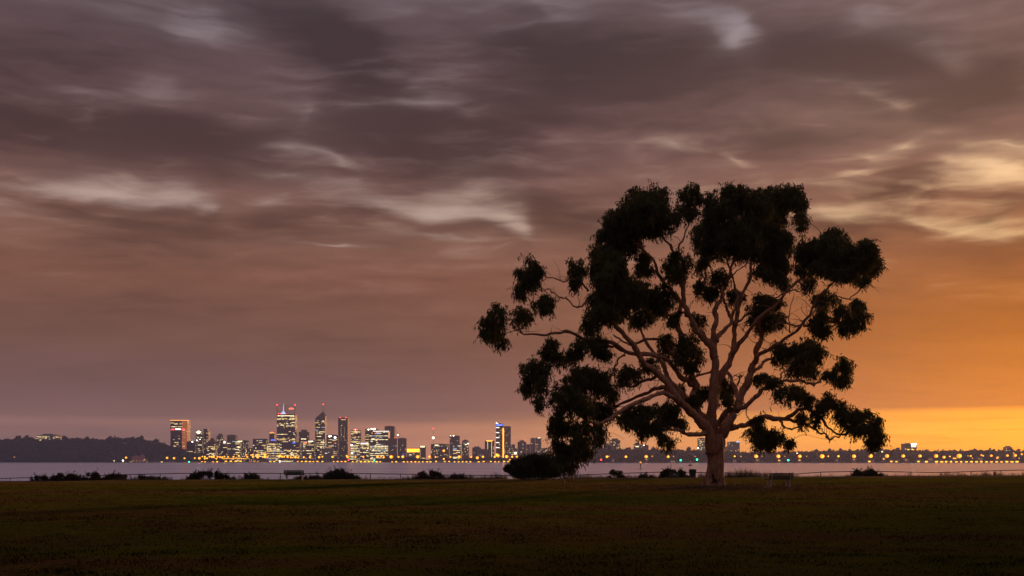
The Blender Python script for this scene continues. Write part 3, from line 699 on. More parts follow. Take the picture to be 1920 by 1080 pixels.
T(987,994.4,833,4550,'pale narrow block between dark block and twin apartment towers','tower_grey',.03,'spot')
T(994.7,1003.7,822,4430,'left one of the twin apartment towers','tower_grey',.06,'spot')
T(1004.2,1015,821,4400,'right one of the twin apartment towers, with a lit top','tower_pale',.06,'spot',extra=ex_sign(-.2,.4,-1.5,1.5,'win_white'))
T(1015.5,1030,841,4400,'low block half hidden behind the gum foliage','tower_pale',.15,'spot')
T(1110,1131,828,4050,'pale apartment block at the edge of the hanging foliage','tower_pale',.08,'spot')
T(1133,1144,831,4000,'pale stepped block left of a rounded apartment block','tower_pale',.04,'spot',top='step')
T(1144,1163,822,4080,'rounded apartment block with scattered lights above the right trees','tower_grey',.2,'spot',top='step')
T(1189,1200,830,4000,'small stepped block with a lit base above the right trees','tower_grey',.1,'spot',top='step',extra=ex_sign(-.3,.3,-17,-13,'win_white'))
T(1200.5,1216,835,4050,'low block with one bright lamp on its roof above the right trees','tower_grey',.08,'spot',extra=ex_flood([(-.1,0,2.8)]))
T(1220,1231,837,4050,'low peaked block above the right trees','tower_grey',0,top='peak')
T(1310,1324,822,4000,'pale tower close to the left side of the gum trunk','tower_pale',.3,'spot',extra=ex_flood([(-.6,-38,2.8)]))
T(1367,1387,829,4000,'stepped block with a blue white roof sign right of the gum trunk','tower_pale',.08,'spot',extra=many(ex_sign(.15,.5,-1,3,'blue_white'),lambda t,w,h,dep:part(t,'side_wing','tower_pale',lambda q:q.box(-w*.72,-w*.5,2,dep,0,h*.78))))
T(1697,1719,832,3900,'isolated block with a brightly lit right half on the right skyline','tower_pale',.05,'spot',wz0=24.0,extra=lambda t,w,h,dep:(part(t,'lit_facade','white_strip',lambda q:[q.box(w*.02+i*w*.11,w*.02+i*w*.11+w*.09,-1,-.3,h-13+k*5,h-9.6+k*5) for i in range(4) for k in range(2)]),part(t,'roof_light_strip','white_light',lambda q:q.box(0,w*.5,-1.2,-.4,h-2,h+1)),part(t,'lit_base','gold_light',lambda q:q.box(-w*.3,w*.5,-1.2,-.4,h-24,h-21))))
T(1886,1898,836,3900,'distant pale block on the skyline near the right edge','tower_pale',.25,'spot',top='step')
T(69,111,816.5,4330,'long pale building on top of the left hill','tower_pale',.5,'spot',zb=0,extra=lambda t,w,h,dep:part(t,'upper_storey','tower_pale',lambda q:q.box(-w*.27,w*.2,4,dep,h,h+7)))

# masts and the crane
def mast(px, y0, y1, D, label, lamps, r=.7):
    p = at(px, y0, D); z1 = at(px, y1, D)[2]
    t = thing('radio_mast', label, 'mast', (p[0], D, LZ)); h = z1-LZ
    part(t, 'pole', 'dark_metal', lambda q: q.cyl((0, 0), r, 0, h, 6, r*.4))
    for (y, m, rr) in lamps: part(t, 'beacon', m, lambda q: q.ball((0, -1, at(px, y, D)[2]-LZ), rr))
mast(812.3, 850, 803, 4350, 'thin mast with a red tip and a brilliant white lamp half way', [(803.5,'red_light',2.8),(821,'white_light',4.6)], 1.0)
mast(1594, 850, 832, 3700, 'thin bare antenna mast on the right skyline', [(832,'dark_metal',.5)], .8)
mast(628.8, 850, 823, 4180, 'lamp mast in front of the dark tower with golden strips', [(831,'red_light',1.8)], .7)
p = at(748, 822, 4400)
t = thing('tower_crane', 'thin tower crane with a white lamp over the half built block', 'crane', (p[0]-4, 4395, LZ))
hc = EYE-(816-HOR)/F*4395-LZ
part(t, 'mast', 'dark_metal', lambda q: q.box(-.8, .8, -.8, .8, 0, hc)); part(t, 'jib', 'dark_metal', lambda q: q.tube([(14, 0, hc-16), (0, 0, hc), (-14, 0, hc+36)], [.7, .8, .4], 5))
part(t, 'lamp', 'white_light', lambda q: q.ball((0, -1, hc+1), 2.6))

# old brick building at the foot of the hill
D = 3745; p = at(260, 866, D)
t = thing('brick_building', 'red gabled brick building at the foot of the left hill', 'building', (p[0], D, LZ)); w = 26/F*D; h = at(260, 852, D)[2]-LZ
part(t, 'wall', 'brick_red', lambda q: (q.prism([(-w/2,0),(0,0),(0,h*.72),(-w*.25,h*.86),(-w/2,h*.72)], 0, 20), q.prism([(.05,0),(w*.34,0),(w*.34,h*.7),(w*.2,h),(.05,h*.7)], -2, 20), q.box(w*.345, w/2, 2, 18, 0, h*.5)))
part(t, 'lit_window', 'win_warm', lambda q: [q.quad(-w*.40+i*w*.24, -w*.40+i*w*.24+1.8, -2.4, 4, 6) for i in range(4)])
part(t, 'wall_lamp', 'win_warm', lambda q: q.ball((w*.44, -3, h*.3), 1.6))

# road bridge glowing in sodium light
D = 3985; x0 = (417-960)/F*D; x1 = (463-960)/F*D; w = x1-x0
t = thing('road_bridge', 'low concrete road bridge glowing orange at the left of the city', 'bridge', (x0, D, WZ))
part(t, 'deck', 'concrete', lambda q: q.prism([(0,13),(w*.3,16),(w*.7,16),(w,14),(w,11.5),(w*.7,13),(w*.3,13),(0,10.5)], 0, 22))
for i in range(5): part(t, 'pier', 'concrete', lambda q: q.box(w*(.08+i*.2), w*(.08+i*.2)+4, 4, 16, -2, 12.5))
part(t, 'deck_light_strip', 'gold_light', lambda q: [q.box(w*i/16+.8, w*(i+1)/16-.8, -1, -.4, 13.2+2.2*math.sin(math.pi*(i+.5)/16), 14.6+2.2*math.sin(math.pi*(i+.5)/16)) for i in range(16)])
part(t, 'underside_light', 'gold_light', lambda q: [q.box(w*(.1+i*.2), w*(.19+i*.2), -.5, .1, 3, 6) for i in range(4)])

# river walls, jetties
def river_wall(px0, px1, D, h, label, m='concrete', lights=0, lm='gold_light', cat='river wall', name='river_wall'):
    x0 = (px0-960)/F*D; x1 = (px1-960)/F*D; w = x1-x0
    t = thing(name, label, cat, (x0, D, WZ))
    part(t, 'wall', m, lambda q: (q.box(0, w, 0, 6, -1, h), q.box(-.5, w+.5, -.6, 6.4, h, h+.6)))
    n = max(1, int(w/14))
    part(t, 'glow_row', lm, lambda q: [q.box(w*(i+.15)/n, w*(i+.15)/n+min(9, w/n*.7)*(.5+.5*random.random()), -1.1, -.65, h*.3, h*.3+2.2+random.random()*1.2) for i in range(n) if random.random() < lights])  # glowing boxes: jetty lights, and lamplight on the walls put in as glow
    return t
river_wall(235,330,3760,3,'low jetty with small white lights near the brick building','concrete',.35,'win_warm')
river_wall(345,412,3925,3.5,'lit river wall left of the glowing road bridge','concrete',.8,'gold_light')
river_wall(466,500,3990,3.5,'dim river wall just right of the road bridge','concrete',.4,'gold_light')
river_wall(659,718,3990,4.5,'long orange lit river wall below the twin beacon tower','concrete',.95,'gold_light')
river_wall(733,812,3990,4,'orange lit river wall below the golden building','concrete',.85,'gold_light')
river_wall(850,902,3990,4,'orange lit river wall below the balconied apartments','concrete',.85,'gold_light')
river_wall(926,940,3990,4.5,'short lit wall below the blue sign tower','concrete',.9,'gold_light')
for i, (a, c) in enumerate([(1626,1640),(1668,1687),(1718,1732)]):
    river_wall(a,c,2985,9,['short bright golden wall, leftmost on the right shore','golden wall, second on the right shore','golden wall at the start of the long lit promenade'][i],'concrete',1.0,'gold_light')
river_wall(1733,1912,2985,7,'long golden lit promenade wall on the right shore','concrete',.9,'gold_light')
for (a, c, l) in [(466,519,'added wall of orange glow between the bridge and the ferry'),(556,600,'added wall of orange glow right of the ferry'),(602,652,'added wall of orange glow below the masted tower'),(815,848,'added wall of orange glow below the thin red tipped mast'),(904,925,'added wall of orange glow left of the blue sign tower'),(942,975,'added wall of orange glow right of the blue sign tower')]:
    river_wall(a, c, 4004, 7, l, 'concrete', .85, 'gold_light', 'promenade', 'added_glow_wall')  # walls added to carry a golden glow band along the city waterline
for i, (px, py, wd, m) in enumerate([(1150,860,5,'win_dim'),(1213,858,6,'sodium_dim'),(1262,862.5,9,'win_dim'),(1335,862,5,'win_dim'),(1378,861,6,'win_dim'),(1421,859.5,7,'sodium_dim'),(1462,860,6,'gold_light'),(1500,859.5,6,'gold_light'),(1570,860,6,'win_dim'),(1602,858.5,6,'sodium_dim'),(1658,857,6,'gold_light'),(1700,859,7,'sodium_dim'),(1745,858,9,'win_dim'),(1790,856,8,'gold_light'),(1838,857,10,'win_dim'),(1872,854,7,'gold_light'),(1902,853,6,'win_dim')]):
    D = 3010+7*(i % 3); g = at(px, py+3, D); w = wd/F*D
    t = thing('shore_house', f'small dim house among the trees on the right far shore, {nth(i)} from the left', 'house', (g[0], D, g[2]-5), 'houses on the right far shore')
    part(t, 'wall', 'tower_pale', lambda q: q.box(-w/2, w/2, 0, 9, -3, 8)); part(t, 'roof', 'tower_brown', lambda q: q.prism([(-w/2-.6,8),(w/2+.6,8),(w*.25,11),(-w*.25,11)], -.6, 9.6))
    for k in range(2 if wd < 8 else 3): part(t, 'lit_window', m, lambda q: q.quad(-w*.38+k*w*.28, -w*.38+k*w*.28+w*.16, -.1, 3, 5.8))
# ferry at the jetty below the tallest tower
D = 3960; p = at(537, 866, D)
t = thing('ferry', 'low white lit ferry at the shore below the tallest tower', 'ferry', (p[0], D, WZ)); w = 56
part(t, 'hull', 'boat_white', lambda q: q.prism([(-w/2+3,-.5),(w/2-2,-.5),(w/2,2.6),(-w/2,2.6)], 0, 9))
part(t, 'cabin', 'boat_white', lambda q: q.prism([(-w*.42,2.7),(w*.40,2.7),(w*.36,6.2),(-w*.38,6.2)], 1, 8))
part(t, 'lit_window', 'win_white', lambda q: [q.quad(-w*.36+i*w*.09, -w*.36+i*w*.09+w*.07, .85, 3.4, 5.4) for i in range(8)])
part(t, 'bow_lamp', 'white_light', lambda q: q.ball((-w*.46, 0, 4.2), 3.0))

# waterfront trees, each run reading as one dark mass
def tree_run(px0, px1, D, h, label, n):
    out = []
    for i in range(n):
        p = random.uniform(px0, px1); r = h*random.uniform(.32, .5); k = math.sin(math.pi*(p-px0)/(px1-px0))**.3
        out.append(crown_quads(((p-960)/F*D, D+random.uniform(0, 25), LZ+h*.5*k), r, h*.5*k, 40))
    tag(quads_mesh('waterfront_trees', np.concatenate(out), 'far_leaf'), label, 'trees', kind='stuff')
tree_run(0, 235, 3735, 16, 'dark shore trees below the left hill', 160)
for (a, c, h, l) in [(462,520,9,'dark low trees right of the road bridge'),(553,590,14,'rounded dark trees right of the ferry'),(590,622,9,'dim low trees below the masted tower'),(620,659,14,'dark trees left of the orange lit wall'),(716,734,13,'dark trees between two orange lit walls'),
                     (700,800,18,'dim trees behind the orange lit walls'),(800,860,15,'dark trees below the thin red tipped mast'),(860,930,17,'dark trees around the balconied apartments'),(900,960,18,'dark trees below the blue sign tower'),(955,1090,22,'dark shore trees at the foot of the twin apartment towers')]:
    tree_run(a, c, 4010, h, l, int((c-a)*1.3))

# street lamps along the far shores
def lamp(px, py, D, label, group, m='sodium', r=2.3, ground=None, name='street_lamp', cat='street lamp'):
    p = at(px, py, D); g = LZ if ground is None else ground
    t = thing(name, label, cat, (p[0], D, g), group); h = p[2]-g
    part(t, 'pole', 'dark_metal', lambda q: q.cyl((0, .6), .28, -1, h-r*.6, 5, .16))
    part(t, 'lamp_head', m, lambda q: q.ball((0, 0, h), r, 10, 6, .9))
    if m == 'sodium': part(t, 'bulb', 'sodium_core', lambda q: q.ball((0, -r*.80, h), r*.45, 8, 5))
city_l = sorted([(300+X/6.355, 740+Y/6.355, k) for X, Y, k in [(85,753,1),(168,757,1),(293,758,.8),(415,757,.8),(470,757,1.2),(505,738,.7),(535,740,.9),(535,762,.8),(562,758,.8),(590,738,.8),(618,740,1.1),(640,742,1.1),(672,762,.8),(688,740,.8),(716,745,.8),(742,748,1),(768,738,.8),(812,742,.8),(876,740,.8),(940,728,.9),(1025,718,.7),(1040,740,.9),(1086,720,.7),(1108,716,.9),(1108,742,.9),(1165,718,1.2),(1165,745,1.2),(1252,715,1.3),(1252,742,1.3)]] +
  [(480+X/6.355, 740+Y/6.355, k) for X, Y, k in [(20,718,.9),(85,742,.9),(107,716,1.2),(110,742,1.3),(288,730,1.4),(313,740,1),(338,742,.7),(378,740,1.2),(417,747,.9),(440,750,.6),(473,745,1.2),(502,750,.8),(570,745,.9),(643,745,1),(752,745,1.1),(792,738,.8),(912,742,1),(1080,728,.8),(1092,742,1.2)]] +
  [(660+X/6.355, 740+Y/6.355, k) for X, Y, k in [(42,742,.7),(135,740,.9),(305,740,1.3),(348,738,.7),(378,745,1),(467,741,1.6),(555,742,.9),(605,740,1.3),(783,740,1.6),(923,740,1.2),(995,742,.8),(1094,668,1.2),(1094,765,.9),(1174,742,.8)]] +
  [(830+X/6.355, 740+Y/6.355, k) for X, Y, k in [(198,740,1.4),(340,742,.9),(413,752,1.4),(480,740,1.1),(620,742,1),(645,718,1.5),(660,726,1.5),(762,738,1.5),(828,740,1),(883,737,1.1),(800,775,.7)]])
for i, (px, py, k) in enumerate(city_l):
    side = 'left of the road bridge' if px < 417 else 'behind the road bridge' if px < 465 else 'between bridge and tallest tower' if px < 519 else 'below the tallest tower' if px < 553 else 'between tallest tower and lit walls' if px < 659 else 'above the long orange lit wall' if px < 733 else 'above the wall by the golden building' if px < 812 else 'under and right of the thin mast' if px < 905 else 'near the blue sign tower'
    same = [q for q in city_l if (('left of the road bridge' if q[0] < 417 else 'behind the road bridge' if q[0] < 465 else 'between bridge and tallest tower' if q[0] < 519 else 'below the tallest tower' if q[0] < 553 else 'between tallest tower and lit walls' if q[0] < 659 else 'above the long orange lit wall' if q[0] < 733 else 'above the wall by the golden building' if q[0] < 812 else 'under and right of the thin mast' if q[0] < 905 else 'near the blue sign tower') == side)]
    lamp(px, py, 4004 if px > 460 else shore(px)+24, f'orange street lamp {side}, {nth(same.index((px, py, k)))} from the left', 'orange street lamps on the city shore', r=4.5*k)
right_l = sorted([(1000+X/6, 780+Y/6, k) for X, Y, k in [(460,453,1),(638,458,1),(828,458,1.2),(850,453,.6),(1042,458,1.2),(1270,457,1.4),(1338,453,.7),(1515,457,1.3),(1577,455,.6),(1820,455,.5)]] +
  [(1300+X/6, 780+Y/6, k) for X, Y, k in [(465,453,.9),(535,455,.7),(707,453,1.6),(773,453,.5),(957,453,1.6),(1028,453,.5),(1198,453,1.5),(1275,453,.6),(1450,453,1.8),(1517,453,.8),(1632,453,1.1),(1808,453,1.6)]] +
  [(1600+X/6, 780+Y/6, k) for X, Y, k in [(195,450,1.7),(380,450,1.6),(562,450,1.5),(750,450,1.4),(932,450,1.6),(1020,463,1.3),(1085,455,.8),(1192,450,1.9),(1320,450,.9),(1290,448,.6),(1440,440,.8),(1460,447,.8),(1552,447,1.1),(1617,473,.8),(1733,445,1.1),(1822,443,1.3),(1895,430,.9),(1340,475,.6),(1865,475,.6)]])
ir = {}
for i, (px, py, k) in enumerate(right_l):
    side = 'left of the gum trunk' if px < 1340 else 'right of the gum trunk'
    big = 'bright orange' if k >= .8 else 'small dim orange'
    key = (side, big); ir[key] = ir.get(key, 0)+1
    tot = nth(ir[key]-1)
    lamp(px, py, 2992, f'{big} shore lamp {side}, {tot} from the left', 'orange lamps along the right far shore', m='sodium' if k >= .8 else 'sodium_dim', r=2.5*k**1.5+.7)
for (px, py, m, l) in [(1276.3,863,'green_light','green navigation light just left of the sign post'),(1307,861.7,'green_light','green navigation light close to the left side of the gum trunk'),(1478,862.8,'green_light','green navigation light behind the bench'),(1127,862,'red_light','red navigation light below the hanging foliage'),(354.3,866,'green_light','green navigation light near the road bridge'),(653.5,862.7,'red_light','red navigation light below the twin beacon tower'),(701.5,863.5,'green_light','green navigation light on the long orange lit wall')]:
    lamp(px, py, min(shore(px)-12, 4000), l, 'navigation lights along the far shore', m, 2.9, WZ, 'navigation_light', 'navigation light')
for (px, py, D, m, r, l) in [(236.5,858,3735,'sodium',4.0,'large orange lamp left of the red brick building'),(230.5,863.5,3732,'white_light',3.0,'white lamp at the water left of the red brick building'),(214,864,3722,'win_white',2.0,'small white lamp on the jetty left of the brick building'),(27,857,3722,'sodium_dim',2.0,'lone orange lamp under the left hill near the left edge'),(234,831,4100,'sodium_dim',2.0,'lone orange lamp half way up the left hill'),(1494.5,849.7,3300,'win_white',2.4,'lone white lamp on the wooded rise above the bench'),(1641,848.5,3300,'win_white',2.2,'small white lamp on the right rise, left one of a pair'),(1654,847,3300,'win_white',2.6,'small white lamp on the right rise, right one of a pair'),(1900.8,849.7,3300,'sodium_dim',2.6,'lone orange lamp high on the rise near the right edge'),(1358,835,3500,'white_light',3.2,'brilliant white lamp touching the right edge of the gum trunk'),(700,844,4140,'white_light',1.6,'small white lamp below the white outlined block')]:
    lamp(px, py, D, l, 'lone lamps', m, r, zl(px, (D-3750)/500)[1] if px < 300 and D > 3800 else (zr(px, .5)[1] if 3200 < D < 3600 else LZ), 'lone_lamp', 'lamp')

# ------------------------------------------------------------------ the gum tree
TY = 62.0                                   # distance of the trunk
MPP = TY / F
# limbs: (points (x, y, depth offset m), radius px at start, at end)
LIMBS = {
 'L1': ([(1336,850,-.2),(1331,815,-.5),(1316,792,-.8),(1300,776,-1.1),(1281,757,-1.5),(1260,733,-2.0),(1240,703,-2.4),(1208,678,-2.9),(1185,647,-3.3),(1163,622,-3.6),(1144,600,-3.8),(1128,570,-4.0),(1118,540,-4.0)], 11, 2.2),
 'L1low': ([(1272,748,-1.7),(1260,742,-2.0),(1238,736,-2.5),(1208,750,-3.2),(1172,767,-4.0),(1147,783,-4.6),(1124,792,-5.0),(1102,789,-5.4),(1085,778,-5.6),(1068,760,-5.7)], 5.5, 1.4),
 'L1hang': ([(1149,783,-4.6),(1140,793,-4.8),(1133,806,-4.9),(1130,822,-5.0),(1127,838,-5.0)], 2.4, .8),
 'L1mid': ([(1262,736,-1.9),(1245,727,-1.6),(1224,728,-1.2),(1194,744,-.6),(1158,761,0),(1138,778,.4),(1115,800,.8)], 5, 1.4),
 'L1up': ([(1247,713,-2.3),(1238,706,-2.0),(1213,714,-1.4),(1188,725,-.8),(1163,722,-.2),(1138,728,.3)], 4, 1.2),
 'L1up2': ([(1205,716,-1.2),(1196,702,-1.4),(1192,692,-1.4),(1180,685,-1.3)], 2.2, .8),
 'L1b': ([(1313,790,.2),(1302,768,.6),(1291,755,.9),(1272,733,1.3),(1254,711,1.7),(1243,690,2.1),(1232,668,2.6),(1215,645,3.0),(1203,622,3.4),(1196,600,3.6)], 8, 1.8),
 'L2': ([(1334,835,.1),(1326,800,.3),(1311,775,.4),(1301,753,.5),(1302,723,.5),(1289,692,.3),(1277,668,.1),(1279,645,-.1),(1277,621,-.2),(1270,603,-.3),(1277,570,-.5),(1262,550,-.7),(1252,537,-.9),(1233,509,-1.2),(1222,484,-1.5),(1199,462,-1.8),(1180,440,-2.0)], 10, 1.6),
 'L2left': ([(1279,670,.1),(1268,664,.4),(1252,656,.8),(1247,643,1.0),(1238,637,1.2),(1213,635,1.6),(1185,645,2.0),(1165,640,2.4),(1150,625,2.7)], 5, 1.4),
 'L2long': ([(1297,721,.5),(1288,714,.1),(1275,705,-.3),(1258,682,-.8),(1240,670,-1.2),(1222,665,-1.7),(1180,661,-2.4),(1147,643,-3.0),(1108,636,-3.6),(1069,625,-4.1),(1047,621,-4.3),(1019,626,-4.6),(983,626,-4.9),(969,611,-5.0),(956,598,-5.0),(940,592,-5.1)], 5.5, 1.0),
 'L2longb': ([(1175,660,-2.4),(1152,652,-2.7),(1130,649,-3.1),(1102,661,-3.7),(1074,678,-4.2),(1049,685,-4.6),(1030,684,-4.9)], 3, .8),
 'L2longc': ([(1172,661,-2.6),(1158,678,-2.6),(1150,694,-2.6),(1141,714,-2.7),(1128,717,-2.7),(1113,712,-2.8)], 2, .7),
 'L2farleft': ([(1100,560,-4.2),(1090,571,-4.3),(1075,571,-4.4),(1058,562,-4.5),(1045,551,-4.6),(1030,548,-4.7),(1018,540,-4.8)], 2, .8),
 'L2farleftb': ([(1103,545,-4.0),(1093,532,-4.1),(1080,525,-4.2),(1066,527,-4.3),(1048,527,-4.4),(1035,521,-4.5),(1018,520,-4.6)], 2, .8),
 'L3': ([(1340,850,0),(1336,815,0),(1334,780,-.1),(1336,743,-.2),(1340,698,-.4),(1338,674,-.5),(1332,650,-.6),(1317,631,-.7),(1301,615,-.8),(1295,595,-.9),(1285,576,-1.0),(1282,562,-1.1),(1279,531,-1.3),(1271,492,-1.6),(1260,466,-1.8),(1244,445,-1.9),(1227,417,-2.1),(1219,387,-2.2)], 11, 1.3),
 'L3x': ([(1269,484,-1.6),(1274,462,-1.5),(1282,444,-1.4),(1288,420,-1.3),(1290,395,-1.2)], 2.2, .8),
 'L3y': ([(1293,592,-.9),(1281,588,-.3),(1279,572,.2),(1284,556,.6),(1276,530,1.0),(1262,512,1.3)], 2.8, 1),
 'L3r': ([(1338,672,-.5),(1340,641,-.6),(1339,623,-.7),(1342,607,-.7),(1340,584,-.8),(1347,568,-.9),(1354,556,-1.0),(1357,539,-1.1),(1370,510,-1.2),(1377,492,-1.3),(1385,465,-1.5),(1392,430,-1.7),(1394,395,-1.8)], 6.5, 1.3),
 'L3s': ([(1342,640,-.6),(1348,629,-.3),(1362,617,0),(1370,603,.3),(1373,585,.6),(1380,572,.8),(1383,552,1.1),(1376,528,1.4),(1368,505,1.6),(1360,480,1.8)], 5, 1.3),
 'L3t': ([(1356,558,-1.0),(1350,540,-.6),(1342,522,-.2),(1334,505,.2),(1328,480,.5),(1325,455,.7)], 2.6, 1),
 'L4': ([(1340,765,.3),(1344,735,.4),(1350,711,.4),(1364,682,.5),(1374,654,.6),(1378,627,.7),(1380,601,.8),(1387,574,1.0),(1392,552,1.1),(1407,514,1.4),(1411,487,1.6),(1420,460,1.8),(1432,430,2.0),(1440,400,2.2)], 8, 1.4),
 'L4b': ([(1379,622,.7),(1374,607,.5),(1366,586,.2),(1360,570,0),(1358,558,-.2),(1352,548,-.4),(1362,530,-.7),(1385,505,-1.0),(1405,490,-1.2)], 3.6, 1),
 'L4c': ([(1368,676,.5),(1380,654,.1),(1397,633,-.4),(1413,609,-.9),(1429,590,-1.4),(1454,570,-2.0),(1482,539,-2.6),(1499,523,-2.9),(1521,514,-3.2),(1535,495,-3.4),(1548,470,-3.6)], 5, 1.2),
 'L4d': ([(1379,601,.8),(1403,590,1.1),(1423,582,1.4),(1440,567,1.8),(1460,559,2.1),(1472,540,2.4),(1476,515,2.6)], 2.8, .9),
 'L4e': ([(1462,565,-2.1),(1470,552,-1.8),(1485,543,-1.5),(1500,548,-1.2),(1514,545,-1.0),(1519,530,-.9)], 2, .7),
 'L5': ([(1344,850,.2),(1352,820,.3),(1362,795,.5),(1374,778,.7),(1383,762,.8),(1391,733,.9),(1405,707,.8),(1411,690,.7),(1417,674,.6),(1417,654,.4),(1427,635,.2),(1429,619,0),(1425,605,-.2),(1436,585,-.5),(1446,570,-.7)], 11.5, 2.0),
 'L5b': ([(1408,698,.7),(1423,690,1.1),(1434,678,1.5),(1450,668,2.0),(1470,660,2.4),(1490,652,2.8)], 4.2, 1.2),
 'L5c': ([(1416,678,.6),(1423,668,.2),(1438,656,-.3),(1452,647,-.8),(1467,641,-1.2),(1497,618,-2.0),(1510,598,-2.5),(1521,584,-2.8),(1529,562,-3.2),(1554,537,-3.8),(1568,525,-4.1),(1582,510,-4.4),(1600,490,-4.7)], 4.2, 1.1),
 'L5d': ([(1425,628,.1),(1440,615,.7),(1452,609,1.1),(1471,603,1.5),(1496,610,2.0),(1512,604,2.4),(1538,573,3.0),(1554,562,3.4),(1577,559,3.8),(1602,556,4.2),(1612,543,4.4),(1618,531,4.5),(1625,505,4.7)], 2.6, .9),
 'L5e': ([(1482,622,-1.6),(1483,600,-1.4),(1485,575,-1.2),(1488,550,-1.1)], 1.4, .5),
 'L5f': ([(1506,610,-2.3),(1530,611,-2.9),(1550,615,-3.3),(1575,606,-3.8),(1592,600,-4.1)], 2, .7),
 'L6': ([(1346,800,-.6),(1354,780,-1.1),(1372,768,-1.6),(1397,762,-2.1),(1413,749,-2.5),(1423,737,-2.7),(1436,729,-2.9),(1455,720,-3.2),(1485,713,-3.7),(1503,715,-4.0),(1521,721,-4.3),(1532,720,-4.5),(1544,709,-4.7),(1558,698,-4.9),(1575,690,-5.1)], 5.5, 1.0),
 'L6b': ([(1425,736,-2.7),(1432,725,-2.8),(1435,724,-2.8)], 1.6, .7),
 'L6c': ([(1463,717,-3.3),(1470,700,-3.1),(1482,690,-2.9),(1495,672,-2.6)], 1.8, .7),
 'L7': ([(1358,808,.6),(1370,801,.8),(1386,798,.8),(1402,793,.7),(1429,782,.4),(1461,785,0),(1479,782,-.3),(1497,769,-.6),(1518,767,-1.0),(1535,781,-1.3),(1550,795,-1.6),(1568,812,-1.9),(1580,813,-2.1),(1598,803,-2.4),(1615,795,-2.7)], 6.2, 1.2),
 'L7b': ([(1470,785,-.1),(1485,789,.2),(1509,793,.6),(1532,807,1.0),(1546,814,1.2),(1553,822,1.3),(1555,829,1.3)], 3.6, 1.0),
 'L7c': ([(1550,820,1.2),(1561,823,1.0),(1571,821,.6),(1580,815,.2),(1590,808,-.2)], 1.8, .9),
 'L7d': ([(1456,787,0),(1464,795,-.4),(1472,802,-.8),(1490,803,-1.2),(1503,804,-1.5),(1508,809,-1.6),(1511,815,-1.6)], 2.6, .7),
 'L7e': ([(1578,813,-2.1),(1585,800,-2.1),(1590,788,-2.2)], 1.3, .6), 'L7f': ([(1572,812,-2.0),(1577,798,-1.8),(1580,784,-1.7)], 1.2, .5),
 'L8': ([(1390,748,.9),(1394,756,.1),(1399,770,-.5),(1405,779,-.8),(1410,788,-1.0)], 1.8, .7),
 'L8b': ([(1381,722,1.2),(1386,706,1.0),(1389,703,.9),(1376,704,.6)], 1.9, .9),
 'L9': ([(1330,818,-.5),(1317,812,-.8),(1290,814,-1.4),(1280,811,-1.7),(1270,802,-2.0),(1257,805,-2.3),(1242,805,-2.6),(1230,809,-2.9),(1215,802,-3.2),(1205,787,-3.4)], 5, 1.2),
 'L9b': ([(1257,805,-2.3),(1250,795,-2.2),(1245,782,-2.1)], 2, .8), 'L9c': ([(1232,808,-2.9),(1222,818,-3.0),(1212,825,-3.0)], 1.5, .6),
 'arch': ([(1384,752,1.2),(1380,735,1.8),(1376,717,2.3),(1366,701,2.7),(1350,696,3.0),(1321,700,3.3),(1301,707,3.5),(1286,716,3.7),(1275,730,3.8)], 4.5, 1.4),
 'midleft': ([(1336,790,.6),(1311,768,1.0),(1321,749,1.2),(1332,732,1.2),(1336,716,.9)], 5.5, 5),
 'archb': ([(1368,702,2.7),(1366,715,3.2),(1362,730,3.5)], 1.6, .6),
}
